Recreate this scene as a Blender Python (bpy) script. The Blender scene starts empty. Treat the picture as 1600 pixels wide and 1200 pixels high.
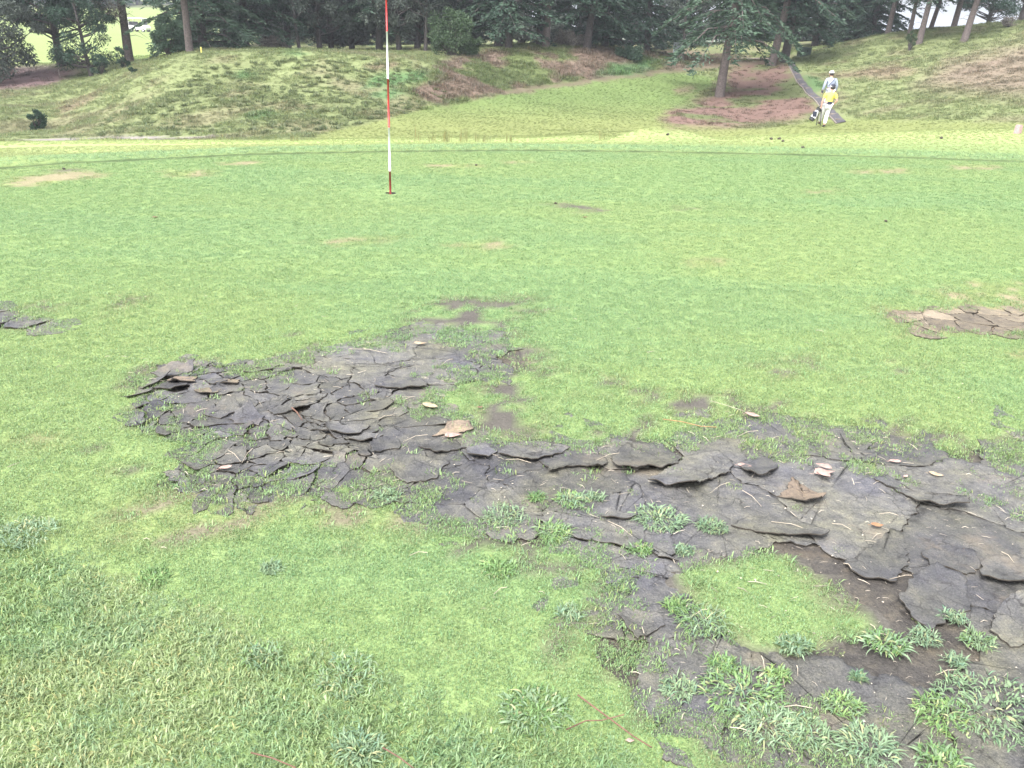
import bpy, bmesh, math, random
import numpy as np
from mathutils import Matrix, Vector

# ------------------------------------------------------------------ camera
scn = bpy.context.scene
COL = scn.collection
F = 1294.0                      # focal length in pixels of the 1600 px wide photograph
EYE = np.array([0.0, 0.0, 1.5])
PITCH = math.atan(570.0 / F)
ROLL = math.radians(2.0)
fw = np.array([0, math.cos(PITCH), -math.sin(PITCH)])
_r0 = np.array([1.0, 0, 0]); _u0 = np.array([0, math.sin(PITCH), math.cos(PITCH)])
up = math.cos(ROLL) * _u0 - math.sin(ROLL) * _r0
rt = math.cos(ROLL) * _r0 + math.sin(ROLL) * _u0
cam_d = bpy.data.cameras.new('camera')
cam = bpy.data.objects.new('camera', cam_d); COL.objects.link(cam)
m = Matrix.Identity(4)
for i in range(3):
    m[i][0] = rt[i]; m[i][1] = up[i]; m[i][2] = -fw[i]; m[i][3] = EYE[i]
cam.matrix_world = m
cam_d.sensor_width = 36.0; cam_d.lens = 36.0 * F / 1600.0
cam_d.clip_start = 0.05; cam_d.clip_end = 6000
scn.camera = cam

# ------------------------------------------------------------------ sky, sun, exposure
SUN_EL, SUN_AZ = math.radians(58), math.radians(215)
w = bpy.data.worlds.new('World'); scn.world = w; w.use_nodes = True
nt = w.node_tree; nt.nodes.clear()
sky = nt.nodes.new('ShaderNodeTexSky'); sky.sky_type = 'NISHITA'; sky.sun_disc = False
sky.sun_elevation = SUN_EL; sky.sun_rotation = SUN_AZ
sky.air_density = 1.0; sky.dust_density = 4.0; sky.ozone_density = 1.0
hs = nt.nodes.new('ShaderNodeHueSaturation'); hs.inputs['Saturation'].default_value = 0.28
hs.inputs['Value'].default_value = 1.0
bg = nt.nodes.new('ShaderNodeBackground'); bg.inputs['Strength'].default_value = 0.15
wo = nt.nodes.new('ShaderNodeOutputWorld')
nt.links.new(sky.outputs[0], hs.inputs['Color']); nt.links.new(hs.outputs[0], bg.inputs['Color'])
nt.links.new(bg.outputs[0], wo.inputs['Surface'])
sl = bpy.data.lights.new('sun', 'SUN'); sl.energy = 1.4; sl.angle = math.radians(25); sl.color = (1.0, 0.97, 0.92)
sun = bpy.data.objects.new('sun', sl); COL.objects.link(sun)
sd = Vector((math.sin(SUN_AZ) * math.cos(SUN_EL), math.cos(SUN_AZ) * math.cos(SUN_EL), math.sin(SUN_EL)))
sun.rotation_euler = sd.to_track_quat('Z', 'Y').to_euler()
vs = scn.view_settings
scn.display_settings.display_device = 'sRGB'
vs.view_transform = 'Standard'; vs.look = 'None'; vs.gamma = 1.0; vs.use_curve_mapping = False
vs.exposure = 1.85
scn.cycles.use_denoising = True
scn.cycles.max_bounces = 6; scn.cycles.diffuse_bounces = 3; scn.cycles.transparent_max_bounces = 6
scn.cycles.volume_bounces = 0
HAZE = .0009

rng = np.random.default_rng(7)
random.seed(7)

# ------------------------------------------------------------------ helpers: projection, noise, polygons
def ray(u, v):
    return fw + (u - 800) / F * rt - (v - 600) / F * up
def gp(u, v, z=0.0):
    d = ray(u, v); t = (z - EYE[2]) / d[2]; return EYE + t * d
def at(u, v, Y):
    d = ray(u, v); return EYE + d * (Y / d[1])
def proj(P):
    q = np.asarray(P, float) - EYE
    z = np.maximum(q @ fw, 0.05)
    return 800 + F * (q @ rt) / z, 600 - F * (q @ up) / z

def _hash(i, j, s):
    n = (i.astype(np.int64) * 374761393 + j.astype(np.int64) * 668265263 + s * 974634777) & 0xffffffff
    n = ((n ^ (n >> 13)) * 1274126177) & 0xffffffff
    return ((n ^ (n >> 16)) & 0xffff) / 65535.0
def vnoise(x, y, s=0):
    xi = np.floor(x); yi = np.floor(y); fx = x - xi; fy = y - yi
    fx = fx * fx * (3 - 2 * fx); fy = fy * fy * (3 - 2 * fy)
    a = _hash(xi, yi, s); b = _hash(xi + 1, yi, s); c = _hash(xi, yi + 1, s); d = _hash(xi + 1, yi + 1, s)
    return (a * (1 - fx) + b * fx) * (1 - fy) + (c * (1 - fx) + d * fx) * fy
def fbm(x, y, sc, s=0, o=4):
    t = 0; a = 0.5; n = 0
    for k in range(o):
        t = t + a * vnoise(x / sc * 2 ** k + 17.3 * k, y / sc * 2 ** k + 9.1 * k, s + k); n += a; a *= 0.5
    return t / n
def sstep(a, b, x):
    t = np.clip((x - a) / (b - a), 0, 1); return t * t * (3 - 2 * t)
def psd(px, py, poly):
    """signed distance to a polygon, positive inside"""
    poly = np.asarray(poly, float); n = len(poly)
    d = np.full(px.shape, 1e18); ins = np.zeros(px.shape, bool)
    for i in range(n):
        x1, y1 = poly[i]; x2, y2 = poly[(i + 1) % n]
        ex, ey = x2 - x1, y2 - y1
        t = np.clip(((px - x1) * ex + (py - y1) * ey) / (ex * ex + ey * ey + 1e-12), 0, 1)
        d = np.minimum(d, (px - x1 - t * ex) ** 2 + (py - y1 - t * ey) ** 2)
        if y1 != y2:
            c = ((y1 > py) != (y2 > py)) & (px < ex * (py - y1) / (y2 - y1) + x1)
            ins ^= c
    d = np.sqrt(d)
    return np.where(ins, d, -d)
def wpoly(pts):
    return [tuple(gp(u, v)[:2]) for u, v in pts]

# ------------------------------------------------------------------ helpers: objects and materials
def tag(o, label=None, cat=None, group=None, kind=None):
    if label: o['label'] = label
    if cat: o['category'] = cat
    if group: o['group'] = group
    if kind: o['kind'] = kind
    return o
def empty(name, loc=(0, 0, 0), rz=0.0):
    o = bpy.data.objects.new(name, None); COL.objects.link(o)
    o.empty_display_size = 0.1
    o.location = tuple(float(c) for c in loc); o.rotation_euler = (0, 0, rz); return o
def mesh_from(name, V, Fc, smooth=False):
    me = bpy.data.meshes.new(name)
    V = np.asarray(V, np.float32)
    if isinstance(Fc, np.ndarray):
        k = Fc.shape[1]; n = len(Fc)
        me.vertices.add(len(V)); me.vertices.foreach_set('co', V.ravel())
        me.loops.add(n * k); me.loops.foreach_set('vertex_index', Fc.astype(np.int32).ravel())
        me.polygons.add(n); me.polygons.foreach_set('loop_start', np.arange(0, n * k, k, dtype=np.int32))
        me.update(calc_edges=True)
    else:
        me.from_pydata(V.tolist(), [], Fc); me.update()
    if smooth:
        me.polygons.foreach_set('use_smooth', np.ones(len(me.polygons), bool))
    return me
def obj(name, me, mat=None, parent=None, loc=None):
    o = bpy.data.objects.new(name, me); COL.objects.link(o)
    if mat is not None and len(me.materials) == 0: me.materials.append(mat)
    if parent is not None: o.parent = parent
    if loc is not None: o.location = tuple(float(c) for c in loc)
    return o

class MB:
    """collects simple solids into one mesh"""
    def __init__(s): s.v = []; s.f = []
    def add(s, V, Fc):
        b = len(s.v); s.v += [tuple(map(float, p)) for p in V]; s.f += [tuple(b + i for i in q) for q in Fc]; return s
    def box(s, c, d, rz=0.0, taper=1.0):
        x, y, z = [k / 2 for k in d]; V = []
        for sz in (-1, 1):
            t = taper if sz > 0 else 1.0
            for sx, sy in ((-1, -1), (1, -1), (1, 1), (-1, 1)):
                a, b = sx * x * t, sy * y * t
                V.append((c[0] + a * math.cos(rz) - b * math.sin(rz), c[1] + a * math.sin(rz) + b * math.cos(rz), c[2] + sz * z))
        return s.add(V, [(3, 2, 1, 0), (4, 5, 6, 7), (0, 1, 5, 4), (1, 2, 6, 5), (2, 3, 7, 6), (3, 0, 4, 7)])
    def tube(s, pts, rad, n=8, cap=True):
        pts = [np.array(p, float) for p in pts]
        if not hasattr(rad, '__len__'): rad = [rad] * len(pts)
        V = []; Fc = []
        for i, p in enumerate(pts):
            d = pts[min(i + 1, len(pts) - 1)] - pts[max(i - 1, 0)]; d /= (np.linalg.norm(d) + 1e-9)
            a = np.cross(d, (0, 0, 1) if abs(d[2]) < 0.9 else (1, 0, 0)); a /= np.linalg.norm(a); b = np.cross(d, a)
            for k in range(n):
                t = 2 * math.pi * k / n; V.append(p + rad[i] * (math.cos(t) * a + math.sin(t) * b))
        for i in range(len(pts) - 1):
            for k in range(n):
                Fc.append((i * n + k, i * n + (k + 1) % n, (i + 1) * n + (k + 1) % n, (i + 1) * n + k))
        if cap:
            Fc.append(tuple(range(n))); Fc.append(tuple((len(pts) - 1) * n + k for k in reversed(range(n))))
        return s.add(V, Fc)
    def ball(s, c, r, nu=10, nv=7, z0=-1.0):
        V = []; Fc = []; r = np.array(r if hasattr(r, '__len__') else (r, r, r), float)
        for j in range(nv + 1):
            ph = math.asin(z0) + (math.pi / 2 - math.asin(z0)) * j / nv
            for i in range(nu):
                t = 2 * math.pi * i / nu
                V.append(np.array(c) + r * (math.cos(ph) * math.cos(t), math.cos(ph) * math.sin(t), math.sin(ph)))
        for j in range(nv):
            for i in range(nu):
                Fc.append((j * nu + i, j * nu + (i + 1) % nu, (j + 1) * nu + (i + 1) % nu, (j + 1) * nu + i))
        Fc.append(tuple(reversed(range(nu))))
        return s.add(V, Fc)
    def mesh(s, name, smooth=False):
        me = mesh_from(name, np.array(s.v), s.f, smooth)
        return me
    def build(s, name, mat, parent=None, smooth=False, loc=None):
        return obj(name, s.mesh(name, smooth), mat, parent, loc)

def mat_new(name):
    mt = bpy.data.materials.new(name); mt.use_nodes = True
    t = mt.node_tree; t.nodes.clear()
    return mt, t, t.nodes.new, t.links.new
def ramp(t, fac, stops):
    r = t.nodes.new('ShaderNodeValToRGB'); e = r.color_ramp.elements
    while len(e) > 1: e.remove(e[-1])
    e[0].position = stops[0][0]; e[0].color = (*stops[0][1], 1)
    for p, c in stops[1:]:
        k = e.new(p); k.color = (*c, 1)
    t.links.new(fac, r.inputs[0]); return r.outputs[0]
def noise(t, scale, detail=4, rough=0.6, coord='Object', vec=None):
    n = t.nodes.new('ShaderNodeTexNoise'); n.inputs['Scale'].default_value = scale
    n.inputs['Detail'].default_value = detail; n.inputs['Roughness'].default_value = rough
    if vec is None:
        g = t.nodes.new('ShaderNodeNewGeometry'); vec = g.outputs['Position']
    t.links.new(vec, n.inputs['Vector']); return n.outputs['Fac']
def mixc(t, fac, a, b, mode='MIX'):
    n = t.nodes.new('ShaderNodeMix'); n.data_type = 'RGBA'; n.blend_type = mode
    if hasattr(fac, 'is_linked'): t.links.new(fac, n.inputs[0])
    else: n.inputs[0].default_value = fac
    for s, i in ((a, 6), (b, 7)):
        if hasattr(s, 'is_linked'): t.links.new(s, n.inputs[i])
        else: n.inputs[i].default_value = (*s, 1)
    return n.outputs[2]
def plain(name, col, rough=0.7, var=0.25, scale=30.0, metal=0.0, bump=0.0):
    mt, t, N, L = mat_new(name)
    p = N('ShaderNodeBsdfPrincipled'); o = N('ShaderNodeOutputMaterial'); L(p.outputs[0], o.inputs[0])
    nz = noise(t, scale)
    lo = tuple(c * (1 - var) for c in col); hi = tuple(min(1, c * (1 + var)) for c in col)
    L(ramp(t, nz, [(0.3, lo), (0.7, hi)]), p.inputs['Base Color'])
    p.inputs['Roughness'].default_value = rough; p.inputs['Metallic'].default_value = metal
    if bump:
        b = N('ShaderNodeBump'); b.inputs['Strength'].default_value = bump; b.inputs['Distance'].default_value = 0.02
        L(nz, b.inputs['Height']); L(b.outputs[0], p.inputs['Normal'])
    return mt
def leaf_mat(name, lo, hi, rough=0.5, transl=0.35, spec=0.25, tint=False, nscale=6.0, dry=None):
    """thin leaves and blades: diffuse, gloss and light that passes through"""
    mt, t, N, L = mat_new(name)
    oi = N('ShaderNodeObjectInfo')
    if tint:
        a = N('ShaderNodeAttribute'); a.attribute_type = 'INSTANCER'; a.attribute_name = 'tint'
        base = a.outputs['Color']
        f = N('ShaderNodeAttribute'); f.attribute_type = 'GEOMETRY'; f.attribute_name = 'shade'
        base = mixc(t, 1.0, base, f.outputs['Color'], 'MULTIPLY')
    else:
        nz = noise(t, nscale, 3)
        ad = N('ShaderNodeMath'); ad.operation = 'MULTIPLY_ADD'; ad.inputs[1].default_value = 0.5
        L(oi.outputs['Random'], ad.inputs[0]); 
        s2 = N('ShaderNodeMath'); s2.operation = 'SUBTRACT'; s2.inputs[1].default_value = 0.25
        L(nz, s2.inputs[0]); L(s2.outputs[0], ad.inputs[2])
        st = [(0.1, lo), (0.9, hi)]
        base = ramp(t, ad.outputs[0], st)
        f = N('ShaderNodeAttribute'); f.attribute_type = 'GEOMETRY'; f.attribute_name = 'shade'
        base = mixc(t, 1.0, base, f.outputs['Color'], 'MULTIPLY')
    p = N('ShaderNodeBsdfPrincipled'); p.inputs['Roughness'].default_value = rough
    p.inputs['Specular IOR Level'].default_value = spec
    L(base, p.inputs['Base Color'])
    tr = N('ShaderNodeBsdfTranslucent'); L(base, tr.inputs['Color'])
    mx = N('ShaderNodeMixShader'); mx.inputs[0].default_value = transl
    L(p.outputs[0], mx.inputs[1]); L(tr.outputs[0], mx.inputs[2])
    o = N('ShaderNodeOutputMaterial'); L(mx.outputs[0], o.inputs[0])
    return mt
def shade_attr(me, cols):
    """one colour factor for each corner's vertex: leaf-to-leaf differences in pigment"""
    a = me.color_attributes.new('shade', 'FLOAT_COLOR', 'POINT')
    c = np.ones((len(me.vertices), 4), np.float32); c[:, :3] = cols
    a.data.foreach_set('color', c.ravel())

# ------------------------------------------------------------------ the lie of the land
GREEN_PX = [(-260, 660), (-120, 730), (0, 790), (130, 850), (300, 940), (450, 1000), (620, 1050), (800, 1110), (1000, 1200), (1150, 1290),
            (1500, 1500), (2300, 1500), (2300, 420), (2000, 282), (1800, 264), (1600, 252), (1400, 245), (1200, 240), (1000, 236), (800, 234),
            (600, 236), (400, 240), (250, 247), (100, 254), (0, 262), (-150, 278), (-400, 330), (-600, 480)]
GREEN = wpoly(GREEN_PX)
CTRL = [  # pixel u, v and distance Y: what the photograph shows there
    (0, 240, 9.6), (0, 228, 13), (0, 215, 24), (0, 190, 28), (0, 160, 33), (0, 140, 38), (0, 120, 44), (-200, 240, 11), (-200, 190, 25), (-200, 130, 40), (-300, 110, 55),
    (100, 242, 10), (100, 228, 12), (100, 220, 16.5), (100, 216, 22), (61, 207, 27), (100, 190, 29), (100, 160, 34), (97, 104, 45), (60, 128, 40), (143, 119, 42), (203, 103, 46), (230, 92, 44),
    (200, 215, 22.5), (200, 180, 26.5), (200, 140, 31), (330, 214, 22), (330, 180, 25.5), (330, 130, 29.5), (300, 84, 33), (300, 81, 38),
    (300, 232, 11.5), (300, 222, 14.5), (480, 226, 13), (480, 221, 16), (480, 215, 21), (480, 180, 26), (480, 120, 31), (480, 82, 34), (480, 80, 42), (400, 82, 34), (400, 81, 38), (440, 81, 37), (350, 83, 34), (350, 81, 38), (520, 83, 36), (520, 82, 40), (600, 86, 38), (640, 90, 40), (430, 110, 31.5), (560, 112, 32.5),
    (640, 224, 14), (640, 219, 18), (640, 205, 24), (640, 180, 28), (640, 140, 32), (640, 92, 35.5), (640, 88, 44), (560, 84, 36), (560, 81, 44),
    (700, 222, 16), (700, 200, 26), (700, 165, 32), (750, 130, 37), (740, 95, 42), (700, 86, 46), 
    (800, 222, 16), (800, 215, 21), (800, 185, 30), (800, 143, 38), (800, 110, 43), (800, 76, 47), (800, 74, 54), 
    (930, 222, 15), (930, 212, 20), (930, 180, 32), (930, 130, 43), (930, 100, 47), (930, 72, 51), (930, 70, 58),
    (1060, 212, 24), (1060, 180, 36), (1060, 150, 43), (1060, 116, 50), (1050, 88, 57), (1050, 85, 66),
    (1125, 150, 44), (1170, 97, 56), (1170, 92, 62), (1180, 200, 32), (1180, 170, 40),
    (1290, 197, 34.5), (1310, 190, 35.5), (1290, 175, 38), (1260, 135, 46), (1235, 97, 55), (1240, 90, 60), (1290, 70, 66), (1290, 66, 75),
    (1400, 200, 31), (1400, 160, 37), (1400, 110, 45), (1400, 80, 52), (1390, 52, 59), (1430, 70, 52),
    (1600, 190, 27), (1600, 150, 32), (1600, 100, 40), (1600, 62, 46), (1600, 35, 52), (1515, 58, 51), (1500, 42, 57), (1480, 120, 41), (1480, 80, 48),
    (1750, 180, 26), (1750, 100, 38), (1750, 40, 50),
    (100, 100, 72), (200, 92, 80), (140, 60, 110), (217, 49, 133), (180, 22, 170), (240, 12, 205), (100, 10, 210), (-100, 90, 80), (-100, 40, 150),
    (400, 62, 80), (500, 58, 85), (600, 64, 80), (700, 60, 90), (850, 58, 95), (1000, 74, 85), (1100, 72, 90), (1200, 80, 85),
]
XYZ = [at(*c) for c in CTRL]
# little rise at the back of the green, and the rim on the right that hides the hollow behind it
for u, v, Y in [(1600, 206, 13.6), (1450, 208, 13.8), (1300, 211, 13.8), (1200, 214, 13.6), (1120, 216, 14.2), (1700, 205, 13.5), (900, 224, 13)]:
    XYZ.append(at(u, v, Y))
for x, y, z in [(9, 20, -1.0), (6.5, 20, -1.0), (4, 20, -1.1), (11, 24, -1.7), (8, 27, -2.0), (5.5, 28, -2.1), (13, 19, -0.4),
                (24, 90, -3), (45, 75, -1), (35, 120, -7), (0, 180, -4), (60, 200, -8), (-40, 350, 5), (40, 400, -9), (-300, 300, 4), (300, 300, -9), (0, 700, -9), (-600, 600, -4), (600, 600, -9),
                (-30, 0, -0.6), (30, 0, 0.2), (0, -30, -0.3), (-60, 15, -2.5), (60, 15, 2), (-15, 5, -0.4), (15, 5, 0), (-12, -12, -0.3), (12, -12, 0)]:
    XYZ.append(np.array([x, y, z]))
XYZ = np.array(XYZ)
for gx, gy in GREEN:
    XYZ = np.vstack([XYZ, [gx, gy, 0.0]])
SC = 20.0
def _tk(d2):
    return np.where(d2 > 1e-12, 0.5 * d2 * np.log(d2 + 1e-12), 0)
_A = XYZ[:, :2] / SC; _n = len(_A)
_K = _tk(((_A[:, None] - _A[None]) ** 2).sum(-1)) + np.eye(_n) * 2e-4
_P = np.hstack([np.ones((_n, 1)), _A])
_M = np.block([[_K, _P], [_P.T, np.zeros((3, 3))]])
_W = np.linalg.solve(_M, np.concatenate([XYZ[:, 2], np.zeros(3)]))
def height(x, y):
    x = np.atleast_1d(np.asarray(x, float)); y = np.atleast_1d(np.asarray(y, float))
    out = np.empty(len(x))
    for i in range(0, len(x), 20000):
        q = np.stack([x[i:i + 20000], y[i:i + 20000]], 1) / SC
        out[i:i + 20000] = _tk(((q[:, None] - _A[None]) ** 2).sum(-1)) @ _W[:_n] + _W[_n] + q @ _W[_n + 1:]
    out = np.clip(out, -9, 6.5)
    d = psd(x, y, GREEN)
    k = sstep(0.0, 1.6, -d)
    out = out * k
    # the little grassy bump behind the green
    b = at(1028, 214, 13.2)
    out = out + 0.24 * np.exp(-(((x - b[0]) / 0.62) ** 2 + ((y - b[1]) / 0.7) ** 2)) 
    # uneven ground away from the green
    far = sstep(14, 26, y)
    out = out + far * (fbm(x, y, 3.0, 5) - 0.5) * 0.22 + far * (fbm(x, y, 0.9, 8) - 0.5) * 0.12
    return out
def hz(x, y):
    return float(height([x], [y])[0])

# ------------------------------------------------------------------ soil and grass regions
SOIL_PX = [(205, 585), (240, 575), (330, 570), (420, 560), (480, 548), (545, 535), (600, 522), (640, 512), (700, 508), (745, 518), (795, 535), (835, 560), (830, 580), (780, 590),
           (720, 600), (690, 612), (700, 640), (735, 660), (765, 680), (820, 690), (890, 690), (960, 683), (1040, 676), (1100, 662), (1130, 648), (1180, 640), (1250, 655), (1330, 668),
           (1400, 684), (1500, 695), (1600, 686), (1900, 690), (2000, 900), (2000, 1300), (1340, 1300), (1310, 1215), (1260, 1175), (1180, 1180), (1100, 1155), (1040, 1120), (1000, 1085), (945, 1052),
           (922, 1000), (950, 960), (945, 905), (920, 872), (850, 852), (780, 848), (750, 832), (690, 826), (640, 802), (590, 776), (540, 762), (480, 772), (430, 770), (370, 785),
           (300, 765), (235, 757), (230, 745), (290, 735), (320, 715), (290, 690), (212, 660), (240, 640), (225, 610)]
SOIL = wpoly(SOIL_PX)
ISLE = wpoly([(1035, 905), (1080, 890), (1130, 880), (1190, 866), (1240, 868), (1270, 890), (1310, 910), (1350, 950), (1375, 975), (1330, 985), (1280, 995), (1230, 1012), (1180, 1020), (1140, 992), (1105, 962), (1080, 932)])
TANP = wpoly([(1375, 490), (1440, 482), (1520, 480), (1600, 486), (1700, 490), (1700, 520), (1600, 523), (1540, 518), (1490, 512), (1440, 520), (1410, 512), (1430, 502)])
LEFTP = wpoly([(-80, 480), (0, 483), (35, 488), (30, 494), (60, 498), (95, 507), (60, 516), (0, 512), (-80, 508)])
# patches where the turf is thin: (outline, how much grass is left, soil colour: 0 dark 1 tan)
SPARSE = [([(1370, 484), (1600, 476), (1760, 480), (1760, 528), (1600, 528), (1400, 524)], .45, 1), ([(610, 500), (660, 470), (740, 460), (840, 465), (860, 480), (800, 500), (820, 530), (860, 560), (760, 560), (660, 535)], 0.42, 0),
          ([(840, 570), (920, 590), (1040, 605), (1150, 615), (1160, 640), (1090, 655), (960, 620), (860, 600)], 0.5, 0),
          ([(1100, 660), (1180, 640), (1330, 665), (1600, 680), (1750, 690), (1750, 780), (1600, 790), (1480, 770), (1330, 745), (1210, 720), (1110, 690)], 0.34, 0),
          ([(130, 820), (220, 780), (330, 770), (480, 780), (620, 790), (700, 830), (600, 850), (440, 830), (330, 850), (200, 850)], 0.78, .5),
          ([(700, 600), (780, 590), (830, 575), (860, 640), (840, 690), (760, 680)], 0.62, 0),
          ([(400, 745), (480, 735), (560, 760), (640, 800), (520, 790), (430, 780)], 0.7, 0),
          ([(1180, 565), (1300, 550), (1450, 560), (1440, 585), (1300, 590), (1200, 590)], 0.55, 0),
          ([(30, 480), (70, 466), (120, 470), (90, 490), (50, 490)], 0.35, 0), ([(150, 470), (190, 460), (230, 468), (190, 480)], 0.4, 0),
          ([(150, 500), (190, 490), (200, 500), (160, 505)], 0.5, 0), ([(0, 290), (20, 278), (110, 268), (180, 272), (120, 282), (40, 293)], 0.15, 1), ([(70, 267), (130, 263), (140, 268), (90, 271)], 0.2, 0),
          ([(250, 268), (330, 266), (330, 276), (270, 277)], 0.3, 1), ([(340, 255), (400, 250), (410, 256), (350, 260)], 0.35, 1), ([(855, 319), (885, 317), (960, 328), (950, 334), (880, 328)], 0.35, 0), ([(1055, 321), (1090, 319), (1085, 328), (1060, 328)], 0.3, 0),
          ([(1080, 407), (1130, 406), (1140, 413), (1090, 415)], 0.15, 1), ([(1330, 266), (1420, 264), (1420, 270), (1340, 271)], 0.2, 1), ([(1480, 258), (1560, 258), (1550, 264), (1490, 264)], 0.3, 1),
          ([(1250, 297), (1310, 296), (1300, 301), (1260, 302)], 0.3, 1), ([(470, 380), (560, 372), (640, 366), (620, 376), (540, 384)], 0.6, 1), ([(700, 380), (780, 374), (800, 386), (720, 390)], 0.6, 1),
          ([(45, 690), (95, 686), (90, 696), (50, 698)], 0.25, 1), ([(780, 252), (830, 251), (830, 255), (790, 255)], 0.3, 1), ([(650, 258), (720, 256), (760, 260), (680, 262)], 0.45, 1),
          ([(900, 955), (950, 960), (930, 1000), (880, 990)], 0.6, 0), ([(700, 975), (760, 970), (780, 985), (710, 992)], 0.4, 0), ([(1430, 455), (1540, 440), (1650, 450), (1640, 480), (1480, 475)], 0.75, 1),
          ([(1570, 548), (1650, 540), (1650, 565), (1580, 565)], 0.4, 1)]
SPARSE = [(wpoly(a), b, c) for a, b, c in SPARSE]

def grass_amount(x, y):
    """0 bare .. 1 full turf, on and round the green; second value: tan soil share"""
    jx = x + (fbm(x, y, 0.22, 31) - 0.5) * 0.16 + (fbm(x, y, 0.05, 34, 2) - 0.5) * 0.05
    jy = y + (fbm(x, y, 0.22, 41) - 0.5) * 0.22 + (fbm(x, y, 0.05, 44, 2) - 0.5) * 0.06
    ef = (fbm(x, y, .05, 36, 3) - .5) * .16
    g = 1.0 - sstep(-0.03, 0.04, psd(jx, jy, SOIL) + ef) * 0.985
    g = np.maximum(g, sstep(-0.03, 0.03, psd(jx, jy, ISLE) + (fbm(x, y, .16, 37, 3) - .5) * .20 + ef * .6))
    sdj = psd(jx, jy, SOIL); c3 = fbm(x, y, .07, 55, 3) + (fbm(x, y, .3, 58, 2) - .5) * .5
    wd = .10 + .22 * fbm(x, y, .8, 59, 2)
    inner = np.clip(1 - sdj / wd, 0, 1) * (sdj > 0); g = np.maximum(g, sstep(.0, .06, c3 - (.78 - .42 * inner)) * (inner > .02))
    outer = np.clip(1 + sdj / wd, 0, 1) * (sdj <= 0); g = np.minimum(g, 1 - .9 * sstep(.0, .08, (.20 + .30 * outer) - c3) * (outer > .02))
    for P in (TANP, LEFTP):
        g = np.minimum(g, 1 - 0.97 * sstep(-0.02, 0.05, psd(jx, jy, P)))
    tanv = sstep(-0.05, 0.1, psd(jx, jy, TANP))
    cl = fbm(x, y, 0.12, 77, 4) * .75 + fbm(x, y, .03, 79, 2) * .25
    soil = psd(x, y, SOIL)
    for P, k, tn in SPARSE:
        s = sstep(-0.10, 0.12, psd(jx, jy, P))
        thr = np.quantile(cl, 1 - k) if len(cl) > 50 else 0.5
        loc = sstep(thr - 0.035, thr + 0.035, cl)
        g = np.where(s > 0, np.where(soil > 0.0, np.maximum(g, loc * s), g * (1 - s) + g * loc * s), g)
        tanv = np.maximum(tanv, s * tn)
    return np.clip(g, 0, 1), tanv

# ------------------------------------------------------------------ colours of the land
Z_MOWN = [(300, 219), (480, 217), (640, 176), (800, 144), (900, 132), (1000, 119), (1060, 113), (1120, 122), (1080, 160), (1030, 190), (1180, 203), (1280, 188), (1330, 186), (1600, 192), (1900, 190), (1900, 235), (-300, 240), (-300, 222)]
Z_BANK = [(640, 150), (690, 96), (760, 80), (1000, 70), (1170, 88), (1170, 98), (1000, 117), (900, 130), (800, 142), (700, 164)]
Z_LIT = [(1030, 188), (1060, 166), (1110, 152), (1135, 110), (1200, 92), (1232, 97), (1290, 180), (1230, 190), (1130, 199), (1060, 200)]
Z_PINK = [(1430, 135), (1480, 95), (1600, 68), (1800, 50), (1800, 150), (1560, 150)]
Z_LEFT = [(-300, 95), (0, 104), (100, 103), (125, 112), (80, 134), (0, 142), (-300, 150)]
Z_FAIR = [(-400, 20), (40, 20), (150, 12), (330, 12), (330, 80), (240, 95), (190, 106), (60, 106), (-400, 100)]
Z_TRACK = [(15, 217), (100, 216), (180, 214), (330, 212), (335, 216), (180, 218), (60, 221)]
Z_EDGE = [(780, 141), (900, 127), (1000, 113), (1100, 103), (1200, 94), (1200, 99), (1100, 109), (1000, 119), (900, 133), (785, 147)]
Z_WEED = [([(560, 140), (585, 118), (660, 108), (650, 128)], 0), ([(575, 150), (610, 138), (640, 146), (600, 158)], 0), ([(365, 118), (395, 108), (400, 118), (372, 124)], 0), ([(440, 84), (470, 78), (465, 88)], 0),
          ([(380, 180), (420, 172), (430, 182), (390, 188)], 0), ([(930, 120), (960, 100), (1030, 95), (1010, 112), (970, 118)], 0), ([(1250, 130), (1275, 115), (1290, 135), (1280, 150)], 0), ([(575, 105), (605, 96), (612, 104), (590, 110)], 1),
          ([(90, 170), (140, 148), (170, 135), (140, 160), (100, 180)], 1), ([(1290, 118), (1400, 100), (1440, 110), (1380, 125)], 1), ([(1060, 138), (1085, 133), (1085, 142), (1060, 146)], 1)]
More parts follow.
